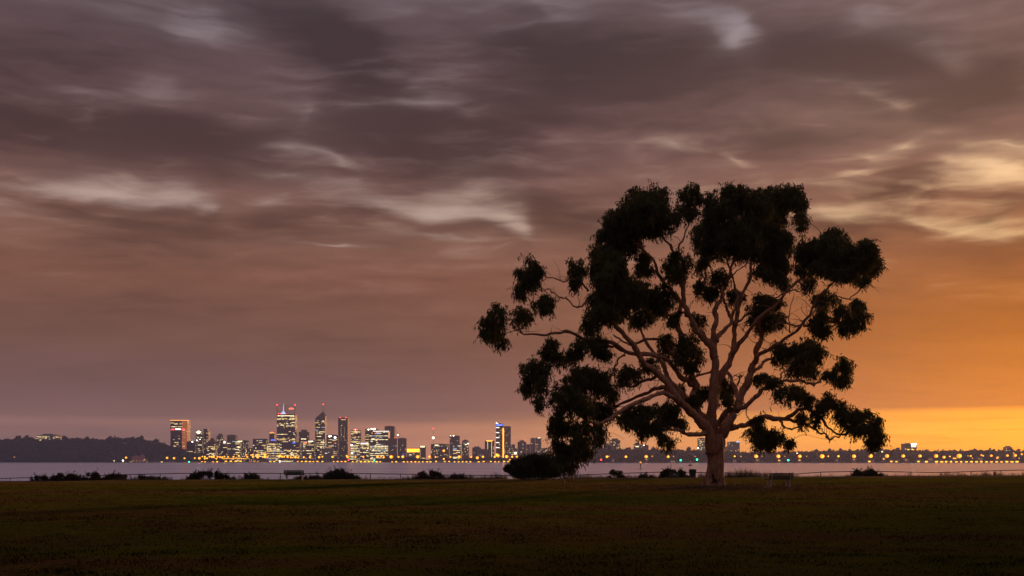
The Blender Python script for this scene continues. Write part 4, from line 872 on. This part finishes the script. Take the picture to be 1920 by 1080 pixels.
# leaf clumps: (x, y, half width, half height) in the photograph
CLUMPS = [(994,505,31,27),(985,535,24,22),(1016,567,26,20),(926,588,27,20),(914,610,17,26),(938,628,16,26),(979,588,21,23),(1080,500,23,26),(1074,526,12,14),
 (1235,362,22,24),(1195,372,32,28),(1208,395,50,36),(1160,415,34,34),(1145,445,30,28),(1175,450,34,30),(1130,478,26,30),(1124,505,22,28),(1158,500,26,30),(1158,545,54,32),(1135,565,34,30),(1190,540,36,30),(1208,492,24,26),(1232,420,28,24),(1268,490,32,28),(1262,515,22,16),(1241,555,34,26),(1222,580,30,18),(1120,593,30,24),(1197,595,20,18),(1165,585,28,18),(1262,590,16,16),
 (1291,370,26,28),(1290,395,20,16),(1262,408,16,18),(1332,375,16,24),(1330,395,12,14),(1375,372,34,30),(1396,354,14,14),(1415,384,40,34),(1455,370,36,28),(1480,366,28,26),(1498,378,16,24),(1506,408,14,18),(1454,408,26,18),(1345,400,26,20),
 (1322,436,28,26),(1340,465,36,24),(1380,440,46,34),(1400,465,34,22),(1435,440,42,36),(1450,470,30,22),(1474,448,18,26),(1317,498,14,22),(1322,540,18,24),(1352,520,18,22),(1338,548,14,14),(1455,500,32,24),(1430,510,20,18),(1465,525,20,16),
 (1563,442,28,22),(1515,462,26,24),(1545,470,40,26),(1590,478,38,26),(1620,470,28,24),(1638,492,18,28),(1624,458,20,14),(1574,508,30,16),(1608,510,26,18),(1618,520,14,12),(1510,495,22,20),(1516,525,14,16),(1540,497,28,16),
 (1438,572,38,24),(1420,592,22,16),(1455,595,22,18),(1377,554,16,18),(1549,560,26,20),(1538,598,26,20),(1607,572,18,16),(1585,598,24,18),(1614,592,15,16),(1577,575,14,12),(1592,610,20,12),(1546,616,24,11),(1306,598,16,16),(1430,610,24,9),
 (1030,650,20,22),(1040,668,16,14),(1000,690,26,26),(990,718,20,22),(1013,716,15,18),(1010,752,9,14),(1020,690,16,18),
 (1091,636,28,22),(1124,642,24,20),(1074,665,20,18),(1130,664,20,13),(1102,608,18,12),(1060,735,34,26),(1097,708,38,30),(1075,700,24,20),(1130,708,28,26),(1174,700,28,22),(1146,733,24,16),(1082,758,40,26),(1118,755,26,20),(1047,775,18,22),(1045,808,24,28),(1085,806,36,28),(1119,812,18,24),(1074,840,34,22),(1055,864,14,18),(1068,872,10,14),(1100,838,20,16),(1138,767,18,16),(1050,836,16,18),(1125,780,14,16),
 (1180,776,30,22),(1196,790,28,18),(1240,766,30,22),(1212,770,22,18),(1205,806,18,11),(1255,780,18,16),(1250,822,20,12),(1236,795,16,12),(1224,800,12,8),
 (1250,645,18,24),(1287,640,24,24),(1298,665,20,20),(1298,686,13,13),(1275,668,12,14),(1216,683,18,15),
 (1475,653,28,18),(1505,650,32,20),(1532,652,15,22),(1461,662,22,16),(1488,686,32,15),(1520,690,14,14),(1508,672,24,14),(1426,706,14,9),(1455,710,15,12),(1475,735,26,16),(1500,738,24,16),(1512,745,12,10),
 (1580,680,19,20),(1583,708,16,13),(1557,700,13,10),(1556,746,20,16),(1572,770,16,20),(1595,775,24,22),(1618,784,24,26),(1640,796,18,24),(1646,815,12,16),(1634,828,11,10),(1532,778,12,16),(1503,781,11,13),(1605,800,20,14),(1540,760,12,12),
 (1417,784,16,12),(1414,808,18,18),(1435,812,22,18),(1456,812,18,16),(1481,828,5,8),(1444,832,12,9),(1425,826,10,9),
 (1361,728,17,20),(1366,748,12,12),(1319,733,18,17),(1300,745,12,12),(1278,730,15,10),(1266,766,8,8),(1277,790,8,8),(1352,712,12,8)]

filler = []
for i in range(len(CLUMPS)):
    for j in range(i):
        a, c = CLUMPS[i], CLUMPS[j]; d = math.hypot(a[0]-c[0], a[1]-c[1])
        if min(a[2], c[2]) >= 22 and .75*(a[2]+c[2])/2 < d < .80*(a[2]+c[2]): filler.append(((a[0]+c[0])/2, (a[1]+c[1])/2, .36*(a[2]+c[2]), .36*(a[3]+c[3])))
CLUMPS = CLUMPS + filler[:55]
tree = thing('gum_tree', 'large spreading gum tree with pale pink trunk on the lawn', 'tree', at(1340, 913, TY))
T0 = np.array(tree.location)
def loc3(px, py, dep): return at(px, py, TY + dep) - T0
limb_pts = []          # for attaching clumps: px, py, depth, local point, radius
# trunk with flared foot
tp = [(1339,922,0,25),(1338.5,913.5,0,20.5),(1338.5,908,0,18.7),(1339.5,898,0,17.2),(1340.5,885,0,16.0),(1341.5,870,0,15.4),(1341,856,0,15.6),(1340,842,0,16.8),(1339,828,0,17.5),(1338,815,0,15)]
P = catmull([loc3(a, c, e) for a, c, e, r in tp], 4); rr = catmull([(r*MPP, 0, 0) for *_, r in tp], 4)[:, 0]
q = MB(); q.tube(P, rr, 28)
V = np.array(q.v); ang = np.arctan2(V[:, 1], V[:, 0]); foot = np.clip((1.3-V[:, 2])/1.3, 0, 1)
k = 1 + foot**2*(.26*np.sin(ang*5+.7)+.14*np.sin(ang*9+2)) + .035*np.sin(ang*3+V[:, 2]*1.1)+.02*np.sin(ang*7-V[:, 2]*2.3)
V[:, 0] *= k; V[:, 1] *= k; q.v = [tuple(x) for x in V]
trunk = q.build('trunk', 'bark', tree, True)
# dark hollow scar near the foot
q = MB()
for (sx, sz, rx, rz) in [(1334,893,2.6,5.5),(1336,900,4.2,3.2),(1331,904,3.0,2.2),(1341,903,2.4,2.0),(1345,899,1.4,2.4)]:
    c = loc3(sx, sz, 0); a = []
    rad = np.interp(c[2], [0, .5, 1.0, 2], [.62, .56, .53, .5])
    for j in range(9):
        t_ = 2*math.pi*j/9; jx = c[0]+rx*MPP*math.cos(t_)*random.uniform(.7, 1.2); jz = c[2]+rz*MPP*math.sin(t_)*random.uniform(.7, 1.2)
        a.append((jx, -math.sqrt(max(.01, rad**2-jx**2))-.045, jz))
    q.add(a + [(x*.9, y+.25, z) for x, y, z in a], [tuple(range(9))]+[(i, i+9, (i+1) % 9+9, (i+1) % 9) for i in range(9)])
tag(q.build('bark_scar', 'bark_scar', trunk), 'dark hollow scar near the foot of the trunk')
side = MB()
for nm, (pts, r0, r1) in LIMBS.items():
    P = catmull([loc3(p[0]+(random.uniform(-1.8, 1.8) if 0 < i_ < len(pts)-1 else 0), p[1]+(random.uniform(-1.8, 1.8) if 0 < i_ < len(pts)-1 else 0), p[2]) for i_, p in enumerate(pts)], 5); n = len(P); s = np.linspace(0, 1, n)
    jit = rng.normal(size=(n, 3))*(.045+.02*(r0 < 4)); jit[0] = 0
    jit = (jit+np.roll(jit, 1, 0)+np.roll(jit, -1, 0))/2
    P = P + jit
    rad = (r0+(r1-r0)*s**.8)*MPP*(1+.09*np.sin(s*23+r0)+.07*np.sin(s*51+r1*3)+.07*rng.normal(size=n)); rad[:3] *= (1.28, 1.16, 1.06)
    q = MB(); q.tube(P, rad, 12 if r0 > 4 else 7, .04); q.build('limb', 'bark', trunk, True)
    for i in range(2, n): limb_pts.append((P[i], rad[i], s[i]))
    for i in range(4, n-1):                  # fine side shoots and broken stubs
        if random.random() < .28:
            dr = rng.normal(size=3); dr[2] = abs(dr[2])*.8; dr /= np.linalg.norm(dr); L = random.uniform(.25, 1.5)*(1 if r0 < 6 else .6)
            side.tube(catmull([P[i], P[i]+dr*L*.5+rng.normal(size=3)*.08, P[i]+dr*L+rng.normal(size=3)*.2], 3), np.linspace(min(rad[i]*.35, .03), .007, 7), 5)
LPn = np.array([p for p, _, _ in limb_pts]); LR = np.array([r for _, r, _ in limb_pts]); LS = np.array([s for *_, s in limb_pts])
# screen position of limb points, to give each clump the depth of the limb that carries it
LW = LPn + T0; Lpx = 960+LW[:, 0]/LW[:, 1]*F; Lpy = HOR-(LW[:, 2]-EYE)/LW[:, 1]*F

tag(side.build('side_shoot', 'bark', trunk), kind='stuff')
twq = MB(); clump_data = []
for ci, (cx, cy, rx, ry) in enumerate(CLUMPS):
    d2 = np.hypot(Lpx-cx, (Lpy-cy)*np.where(Lpy > cy-4, .8, 1.5)) + 26*(LR > .2) - 14*LS
    j = int(np.argmin(d2)); near = LW[j]
    dep = near[1] + rng.normal()*.5 + (rng.uniform(-1.0, 1.0) if rx > 25 else 0)
    c = at(cx, cy, dep); rad = np.array([rx, 0, ry])*dep/F; rad[1] = .5*(rad[0]+rad[2])*rng.uniform(.9, 1.4)
    clump_data.append((c, rad))
    a = LPn[j]; e = c - T0; L = np.linalg.norm(e-a)
    if L > .25:
        mid = (a+e)/2 + rng.normal(size=3)*.10*L; mid[2] += .08*L
        twq.tube(catmull([a, a*.66+mid*.34+rng.normal(size=3)*.05*L, mid, e], 5), np.linspace(min(LR[j]*.7, .022+.012*L), .010, 16), 5)
    vol = rad[0]*rad[1]*rad[2]
    npf = int(np.clip(9+vol*15, 9, 52)); pc = puffs(c, rad*1.04, npf, .86)
    for k in range(min(npf, 12)):
        g = pc[k]-T0; m_ = (e+g)/2+rng.normal(size=3)*.12
        twq.tube(catmull([e*.75+a*.25 if L < 3 else e, m_, g], 3), np.linspace(.013, .005, 7), 4)
    pr = (.22*np.array([rad[0], rad[1], rad[2]]).mean()+.11)
    allc = []
    nl = int(np.clip(540+vol*2350, 540, 6000)/npf)
    for k in range(npf):
        r_ = pr*rng.uniform(.65, 1.2); ns = max(3, nl//9)
        u = rng.normal(size=(ns, 3)); u /= np.linalg.norm(u, axis=1)[:, None]; u *= (rng.uniform(.1, 1, ns)**.5)[:, None]*r_
        sp = pc[k]+u*np.array([1, 1, .95])
        dd = rng.normal(size=(ns, 3))*.4+u*.45; dd[:, 2] -= .62
        for i in range(9):
            allc.append(sp + dd*(.05*i) + rng.normal(size=(ns, 3))*.035)
    Lc = np.concatenate(allc) - T0
    clump_data[-1] = (c, rad, leaves(Lc, .27, .058, .85, .42))
crown = twq.build('crown', 'twig', tree)
for c, rad, V in clump_data: quads_mesh('leaf_clump', V, 'gum_leaf', crown)
# dead spray at the right side of the crown
q = MB(); s0 = loc3(1618, 527, 4.5)
for i in range(9): q.tube(catmull([s0, s0+np.array([.3+.06*i, 0, -.1-.05*i]), s0+np.array([.5+.12*i*random.uniform(.7,1.1), random.uniform(-.2,.2), -.25-.09*i+random.uniform(-.2,.4)])], 3), np.linspace(.008, .003, 7), 4)
q.build('dead_twig', 'twig', crown)

# ------------------------------------------------------------------ benches
def bench(px, py, Y, length, rz, label, slat, hb=.82):
    p = at(px, py, Y); p[2] = ground_z(p[0], Y); t = thing('park_bench', label, 'bench', p, 'park benches facing the river', rz); L = length/2
    for i in range(3):                                  # backrest, leaning towards the viewer (the sitter faces the river)
        z = .47+i*.125; y = -.20-.035*i
        q = MB(); q.box(-L, L, y-.02, y+.02, z, z+.112); q.build('back_slat', slat, t)
    for i in range(4): q = MB(); q.box(-L-.02, L+.02, -.14+i*.125, -.03+i*.125, .43, .465); q.build('seat_slat', slat, t)
    for x in (-L+.17, L-.17):
        q = MB(); q.box(x-.035, x+.035, -.16, -.08, -.06, .40); q.box(x-.035, x+.035, .22, .29, -.06, .40); q.box(x-.06, x+.06, -.2, .33, -.02, .015); q.build('leg', 'pale_metal', t)
        q = MB(); q.box(x-.036, x+.036, -.19, .36, .385, .425); q.build('seat_bracket', 'pale_metal', t)
        q = MB(); q.prism([(x-.034, .38), (x+.034, .38), (x+.034, .84), (x-.034, .84)], -.33, -.29); 
        v = q.v; q.v = [(a, b_+(.13 if c < .5 else 0), c) for a, b_, c in v]; q.build('back_support', 'pale_metal', t)
    q = MB(); q.box(-L-.03, L+.03, .365, .385, .40, .46); q.build('seat_edge', 'pale_metal', t)
    return t
bench(1461, 911.5, 63.0, 1.62, R(16), 'grey slatted park bench on the lawn right of the gum trunk', 'slat_olive')
bench(552, 898.5, 86.0, 1.66, R(2), 'dark green park bench at the lawn edge below the city', 'slat_green')

# ------------------------------------------------------------------ bin, sign post, panels
p = at(1298.5, 895.2, 88.0); p[2] = ground_z(p[0], 88); t = thing('wheelie_bin', 'dark green wheelie bin beside the gum trunk', 'bin', p)
q = MB(); q.add([(-.21,-.22,.06),(.21,-.22,.06),(.21,.2,.06),(-.21,.2,.06),(-.27,-.3,.62),(.27,-.3,.62),(.27,.28,.62),(-.27,.28,.62)], [(3,2,1,0),(4,5,6,7),(0,1,5,4),(1,2,6,5),(2,3,7,6),(3,0,4,7)]); q.box(-.285,.285,-.315,.295,.622,.67); q.build('body', 'bin_green', t)
q = MB(); q.prism([(-.3,.675),(.3,.675),(.28,.72),(.1,.755),(-.1,.755),(-.28,.72)], -.33, .3); q.build('lid', 'bin_green', t)
q = MB(); q.tube([(-.24,.36,.68),(.24,.36,.68)], .018, 6); q.build('handle', 'bin_green', t)
for x in (-.24, .24):
    q = MB(); q.tube([(x-.03,.2,.1),(x+.03,.2,.1)], .1, 12); q.build('wheel', 'rubber', t)

p = at(1294, 896, 89.2); p[2] = ground_z(p[0], 89.2); zt = at(1294, 852, 89.2)[2]-p[2]
t = thing('sign_post', 'thin pole with a small grey notice, behind the wheelie bin', 'sign', p)
q = MB(); q.cyl((0, 0), .025, -.2, zt, 8); q.build('pole', 'pale_metal', t)
q = MB(); q.box(-.125, .125, -.06, -.035, zt-.42, zt); o = q.build('sign_plate', 'sign_grey', t)
q = MB()
for i, (a, c) in enumerate([(-.09,-.02),(.02,.09),(-.09,-.02),(.02,.09),(-.09,.09)]): q.box(a, c, -.066, -.061, zt-.09-.07*i-.035, zt-.09-.07*i)
q.build('sign_marking', 'dark_metal', o)
zz = at(1294, 872, 89.2)[2]-p[2]
q = MB(); q.box(-.13, -.03, -.11, .05, zz-.06, zz+.04); q.box(.03, .13, -.11, .05, zz-.06, zz+.04); q.box(-.03, .03, -.09, -.03, zz-.03, zz+.01); q.build('bag_dispenser', 'dark_metal', t)

p = at(1264, 894, 88.4); p[2] = ground_z(p[0], 88.4); t = thing('notice_panel', 'low dark green notice panel with a pale emblem, left of the bin', 'sign', p); zt = at(1264, 885, 88.4)[2]-p[2]; zb = zt-.40
for x in (-.3, .3): q = MB(); q.box(x-.03, x+.03, .02, .07, -.3, zt-.05); q.build('post', 'dark_metal', t)
q = MB(); q.box(-.41, .41, -.03, .015, zb, zt); o = q.build('panel', 'sign_dark', t)
q = MB(); q.prism([(-.12,zb+.20),(-.02,zb+.25),(.1,zb+.22),(.2,zb+.15),(.08,zb+.17),(-.05,zb+.18)], -.04, -.034); q.build('emblem', 'sign_grey', o)
q = MB(); q.box(-.36, -.26, -.04, -.034, zb+.05, zb+.07); q.box(-.2, .1, -.04, -.034, zb+.05, zb+.065); q.box(.22, .37, -.04, -.034, zb+.04, zb+.08); q.build('lettering', 'sign_grey', o)

# ------------------------------------------------------------------ fence
RAIL_PX = [-300,0,145,230,336,500,660,760,860,960,1055,1150,1250,1360,1430,1490,1540,1600,1650,1760,1850,1920,2200]
RAIL_PY = [899,897,893,890,887.6,887.5,887.8,889,891,891.3,891.8,888,884.8,886.7,888.5,889,885.2,884,884,886.3,883,881.3,880]
FY = 92.0
def rail_z(px): return EYE-(np.interp(px, RAIL_PX, RAIL_PY)-HOR)/F*FY
fpx = [1539-56.3*k for k in range(29, -14, -1)]
t = thing('pipe_fence', 'low pipe rail fence along the river edge of the lawn', 'fence', ((fpx[0]-960)/F*FY, FY, float(rail_z(fpx[0]))-1.0)); F0 = np.array(t.location)
for i, px in enumerate(fpx):
    X = (px-960)/F*FY; zr_ = float(rail_z(px)); g = min(float(ground_z(X, FY))-.1, zr_-.55)
    q = MB(); q.cyl((X-F0[0], 0), .032, g-.3-F0[2], zr_+.02-F0[2], 8); q.build('post', 'dark_metal', t)
    if i < len(fpx)-1:
        pp = np.linspace(px, fpx[i+1], 5); pts = [((a-960)/F*FY-F0[0], 0, float(rail_z(a))-F0[2]) for a in pp]
        q = MB(); q.tube(pts, .034, 6); q.build('rail', 'dark_metal', t)
        for dz in (.32, .58):
            q = MB(); q.tube([(x, y, z-dz) for x, y, z in pts], .006, 4); q.build('wire', 'dark_metal', t)
p = at(1865, 884, FY-.08); t = thing('fence_notice', 'small white notice hanging on the fence near the right edge', 'sign', p-np.array([0, 0, .4]))
q = MB(); q.box(-.13, .13, -.03, -.01, .02, .38); o = q.build('plate', 'sign_white', t)
q = MB(); [q.box(-.09, .09, -.036, -.031, .30-.07*i, .33-.07*i) for i in range(4)]; q.build('lettering', 'dark_metal', o)

# ------------------------------------------------------------------ shrubs along the fence
def shrub(px0, px1, py0, Y, label, m='shrub_leaf', dens=1.0, name='shrub', lsz=.085, spiky=.5, base=None):
    cx = (px0+px1)/2; X = (cx-960)/F*Y; g = float(ground_z(X, Y)) if base is None else base
    w = (px1-px0)/F*Y; top = EYE-(py0-HOR)/F*Y; h = max(top-g, .3)
    t = thing(name, label, 'shrub', (X, Y, g), 'shrubs along the river fence')
    npf = int(8+w*5); out = []; q = MB()
    for k in range(npf):
        u = random.uniform(-1, 1); hh = h*(1-abs(u)**3*.5)*random.choice((.45, .6, .75, .9, 1.0)); r_ = min(.42, h*.30)*random.uniform(.5, 1.2)
        c = np.array([u*(w/2-r_*.6), random.uniform(-.35, .35)*min(w, 1.6), max(hh-r_*.8, r_*.3)])
        n = int(330*dens*(r_/.3)**2)
        d = rng.normal(size=(n, 3)); d /= np.linalg.norm(d, axis=1)[:, None]; d *= (rng.uniform(.15, 1, n)**.5)[:, None]*r_
        ce = c+d*np.array([1, 1, .9]); ce[:, 2] = np.maximum(ce[:, 2], .02)
        out.append(leaves(ce, lsz*1.6, lsz*.8, -.35, .8))
        q.tube(catmull([(c[0]*.4, c[1]*.3, -.1), (c[0]*.75, c[1]*.8, c[2]*.5), c], 3), np.linspace(.022, .008, 7), 4)
        for _ in range(2 if spiky else 0):
            if random.random() > spiky+.25: continue
            e = c+np.array([random.uniform(-.3, .3), random.uniform(-.1, .1), r_*random.uniform(1.0, 2.0)]); q.tube([c, e], [.007, .003], 4)
            out.append(leaves(np.array([c+(e-c)*s for s in np.linspace(.4, 1, 14)])+rng.normal(size=(14, 3))*.03, lsz*1.3, lsz*.6, -.4, .7))
    q.build('stem', 'twig', t); V = np.concatenate(out); quads_mesh('foliage', V, m, t)
    return t
for (a, c, y, Yd, l, m) in [(60,98,892,90.6,'scrubby shrub nearest the left edge','shrub_leaf'),(94,150,886,90.8,'broad dark shrub, second from the left','shrub_leaf'),(156,196,885.5,91.0,'reddish shrub with an upright tip, third from the left','shrub_leaf'),(192,240,888,91.0,'uneven dark shrub with thin shoots, fourth from the left','shrub_leaf'),(254,292,892,91.0,'low shrub left of a fence post, fifth from the left','shrub_leaf'),(293,312,894.5,90.7,'very small shrub left of the wide rounded shrub','shrub_leaf'),
    (349,438,883.5,91.0,'wide rounded shrub below the road bridge','shrub_leaf'),(446,492,888.5,91.2,'low mounded shrub right of the wide rounded shrub','shrub_green'),(556,580,893,91.0,'small shrub under the dark green bench','shrub_leaf'),(580,604,888,91.2,'spiky shrub just right of the dark green bench','shrub_leaf'),(606,674,879.5,91.0,'tall leafy shrub right of the dark green bench','shrub_leaf'),
    (774,836,883.5,91.0,'dark shrub with a pointed top between bench and big bush','shrub_leaf'),(836,880,890,91.0,'low dark shrub left of the big bush','shrub_leaf'),
    (1195,1226,887.5,91.0,'small low shrub left of the notice panel','shrub_leaf'),(1232,1292,879.5,90.6,'brownish shrub behind the notice panel and bin','shrub_leaf'),(1594,1626,881.5,91.2,'left one of two round shrubs right of the bench','shrub_green'),(1618,1644,880,91.3,'right one of two round shrubs right of the bench','shrub_green'),(1640,1658,888,91.0,'small tuft beside the two round shrubs','shrub_leaf')]:
    shrub(a, c, y, Yd, l, m)
shrub(1137,1172,880.5,90.4,'neat rounded green shrub between the big bush and the notice panel','shrub_green',1.4,'shrub',.06,0.0)
# the big bush left of the trunk
def big_bush():
    Y = 84.0; X = (1000-960)/F*Y; g = float(ground_z(X, Y)); t = thing('big_bush', 'big dark bush at the lawn edge under the hanging foliage', 'bush', (X, Y, g)); out = []; q = MB()
    for (px, py, rx, ry) in [(985,874,22,20),(1010,872,24,20),(1035,878,18,18),(970,882,16,16),(1000,858,12,8),(1022,862,16,12),(985,890,24,9),(1015,890,26,9),(1042,888,12,9),(962,868,5,6),(954,876,7,6),(949,880,5,5),(958,884,6,5)]:
        c = at(px, py, Y+random.uniform(-.3, .8))-np.array([X, Y, g]); r_ = np.array([rx, 0, ry])*Y/F; r_[1] = r_[0]
        n = int(900*r_[0]*r_[2]*7)+160
        d = rng.normal(size=(n, 3)); d /= np.linalg.norm(d, axis=1)[:, None]; d *= (rng.uniform(.1, 1, n)**.45)[:, None]
        out.append(leaves(c+d*r_*(1+.15*rng.normal(size=(n, 1))), .16, .05, -.1, .8))
        q.tube(catmull([(c[0]*.3, 0, -.1), (c[0]*.7, c[1]*.5, max(c[2]*.5, .1)), c], 3), np.linspace(.05, .012, 7), 5)
    for k in range(46):
        px = random.uniform(962, 1050); c = at(px, 872-16*math.sin((px-950)/105*math.pi)*random.uniform(.3, 1.15)+random.uniform(0, 10), Y)-np.array([X, Y, g])
        e = c+np.array([random.uniform(-.35, .35), random.uniform(-.2, .2), random.uniform(.15, .5)]); q.tube([c, e], [.01, .004], 4)
        out.append(leaves(np.array([c+(e-c)*s_ for s_ in np.linspace(0, 1, 34)])+rng.normal(size=(34, 3))*.07, .16, .05, -.2, .8))
    q.build('stem', 'twig', t); quads_mesh('foliage', np.concatenate(out), 'shrub_green', t)
big_bush()

out = []
for (a, c, hgt, n) in [(50,325,.42,5200),(340,505,.40,3600),(540,690,.38,3000),(740,950,.48,5200),(1050,1135,.30,1400),(1165,1300,.42,3200),(1585,1665,.34,1500)]:
    pu = rng.uniform(a, c, n); yv = rng.uniform(90.3, 92.2, n); hh = hgt*(.25+.75*np.abs(np.sin(pu*.093+a)*np.sin(pu*.037+c*.1)+.25*np.sin(pu*.41)))
    xv = (pu-960)/F*yv; out.append(leaves(np.stack([xv, yv, ground_z(xv, yv)+.30*np.clip((yv-90)/1.6, 0, 1)*.6+hh*rng.random(n)], 1), .13, .05, -.35, .8))
tag(quads_mesh('low_scrub', np.concatenate(out), 'shrub_leaf'), 'low ragged scrub growing along the foot of the fence', 'scrub', kind='stuff')

# ------------------------------------------------------------------ dry grass along the fence and lawn blades
def blades(name, label, X, Y, Z, h, w, m, lean=.35):
    n = len(X); bse = np.stack([X, Y, Z], 1); a = rng.uniform(0, 2*math.pi, n); s = np.stack([np.cos(a), np.sin(a), 0*a], 1)*(w*.5)[:, None]
    tip = bse+np.stack([rng.normal(size=n)*lean*h, rng.normal(size=n)*lean*h, h], 1); md = bse+(tip-bse)*.55; md[:, 2] += h*.06
    V = np.stack([bse-s, bse+s, md+s*.8, tip], 1)
    tag(quads_mesh(name, V, m), label, 'grass', kind='stuff')
sp = [(-100,60,.25,700),(60,320,.40,3200),(500,530,.3,500),(560,610,.35,700),(670,775,.35,1600),(775,950,.55,5200),(1050,1140,.5,3000),(1140,1240,.38,1800),(1300,1330,.45,900),(1352,1440,.75,3200),(1440,1500,.42,1500),(1500,1600,.28,1200),(1655,1760,.30,1800),(1760,1930,.42,4200),(1930,2300,.4,2500)]
XX = []; YY = []; HH = []
for a, c, h, n in sp:
    pu = rng.uniform(a, c, n); yv = rng.uniform(90.2, 92.6, n); XX.append((pu-960)/F*yv); YY.append(yv); HH.append(h*rng.uniform(.45, 1.25, n)*(.6+.55*np.abs(np.sin(pu*.13)*np.sin(pu*.041+1))))
XX, YY, HH = map(np.concatenate, (XX, YY, HH))
blades('dry_grass', 'dry brown grass growing along the fence', XX, YY, ground_z(XX, YY)-.03, HH+.15, np.full(len(XX), .014), 'dry_blade', .25)
n = 5000; aa = rng.uniform(0, 2*math.pi, n); rr_ = .7+rng.random(n)**1.6*7; xv = T0[0]+np.cos(aa)*rr_; yv = T0[1]+np.sin(aa)*rr_
tag(quads_mesh('leaf_litter', leaves(np.stack([xv, yv, ground_z(xv, yv)+.012], 1), .14, .05, 0.0, .5)*np.array([1, 1, 1.0]), 'dry_blade'), 'fallen leaves and bark around the gum trunk', 'leaf litter', kind='stuff')
n = 150000
yv = 11+(rng.random(n)**1.9)*60; xv = rng.uniform(-1, 1, n)*(yv*.56+2)
cl = np.sin(xv*2.1+np.sin(yv*1.7)*2)*np.sin(yv*2.6+np.sin(xv*1.3)*2)
keep = cl > rng.uniform(-1.1, .7, n); xv, yv = xv[keep], yv[keep]
blades('lawn_grass', 'short mown grass blades of the lawn', xv, yv, ground_z(xv, yv)-.005, rng.uniform(.015, .045, len(xv))*(1+.4*(cl[keep] > .5)), .010+yv*.00035, 'grass_blade', .5)

# ------------------------------------------------------------------ unseen trees added over the photographer to darken the near lawn
def added_shade_tree():
    t = thing('added_shade_tree', 'unseen tree added to shade the near lawn', 'tree', (0, 0, 0), 'added shade trees behind and above the photographer')
    q = MB(); q.tube(catmull([(0,0,-.3),(.1,0,3),(-.1,.1,7),(0,0,12)], 5), np.linspace(.75, .35, 16), 12)
    for i in range(9):
        a = i*.7; q.tube(catmull([(0,0,4+i*.5),(3*math.cos(a),3*math.sin(a),8+i*.3),(7*math.cos(a),7*math.sin(a),11+i*.2)], 4), np.linspace(.3, .06, 9), 7)
    q.build('trunk', 'twig', t, True)
    V = [leaves(puffs((0,0,14), (9.5,9.5,5.2), 16000, 1.0), .75, .42, .2, 1.0)]
    quads_mesh('crown', np.concatenate(V), 'shrub_green', t); return t
fig = added_shade_tree()
for i, (x, y) in enumerate([(-9,-5),(9,-4),(-26,-3),(26,-4),(-43,-5),(43,-4),(0,-20),(-18,-20),(18,-21),(36,-22),(-36,-22)]):
    o = fig
    if i:
        o = fig.copy(); COL.objects.link(o)
        for ch in fig.children: c_ = ch.copy(); COL.objects.link(c_); c_.parent = o
    o.location = (x, y, float(ground_z(x, y))); o.rotation_euler[2] = i*1.1
    o['label'] = f"unseen added shade tree {'over the photographer' if i < 2 else 'in the front row behind the photographer' if i < 6 else 'in the rear row behind the photographer'}, {nth([0,1,2,3,1,4,2,1,3,4,0][i] if i > 1 else i)} from the left"
# ------------------------------------------------------------------ channel marker in the river
Y = 750.0; p = at(1201, 880, Y); t = thing('channel_marker', 'channel marker post with an orange lamp standing in the river', 'marker', (p[0], Y, WZ)); h = at(1201, 867, Y)[2]-WZ
q = MB(); q.cyl((0, 0), .22, -1, h*.55, 8); q.build('pole', 'dark_metal', t)
q = MB(); q.cyl((0, 0), .45, h*.55, h*.9, 8, .4); q.build('topmark', 'twig', t)
q = MB(); q.cyl((0, 0), .9, -.3, .5, 10, .7); q.build('float', 'dark_metal', t)
q = MB(); q.ball((0, 0, h), .75); q.build('lamp', 'sodium_dim', t)

# ------------------------------------------------------------------ the air over the river
HAZE_DENSITY = 6e-5
q = MB(); q.box(-4500, 4500, -420, 5100, WZ-2.5, 262)
hz = q.build('haze', ()); hm = bpy.data.materials.new('haze_air'); hm.use_nodes = True; nt = hm.node_tree; nt.nodes.clear()
o_ = nt.nodes.new('ShaderNodeOutputMaterial'); pv = nt.nodes.new('ShaderNodeVolumePrincipled')
pv.inputs['Color'].default_value = (.66, .74, 1.0, 1); pv.inputs['Density'].default_value = HAZE_DENSITY; pv.inputs['Anisotropy'].default_value = 0.45
nt.links.new(pv.outputs[0], o_.inputs['Volume']); hz.data.materials.append(hm); tag(hz, 'thin dusk haze over the river and city', 'haze', kind='stuff')
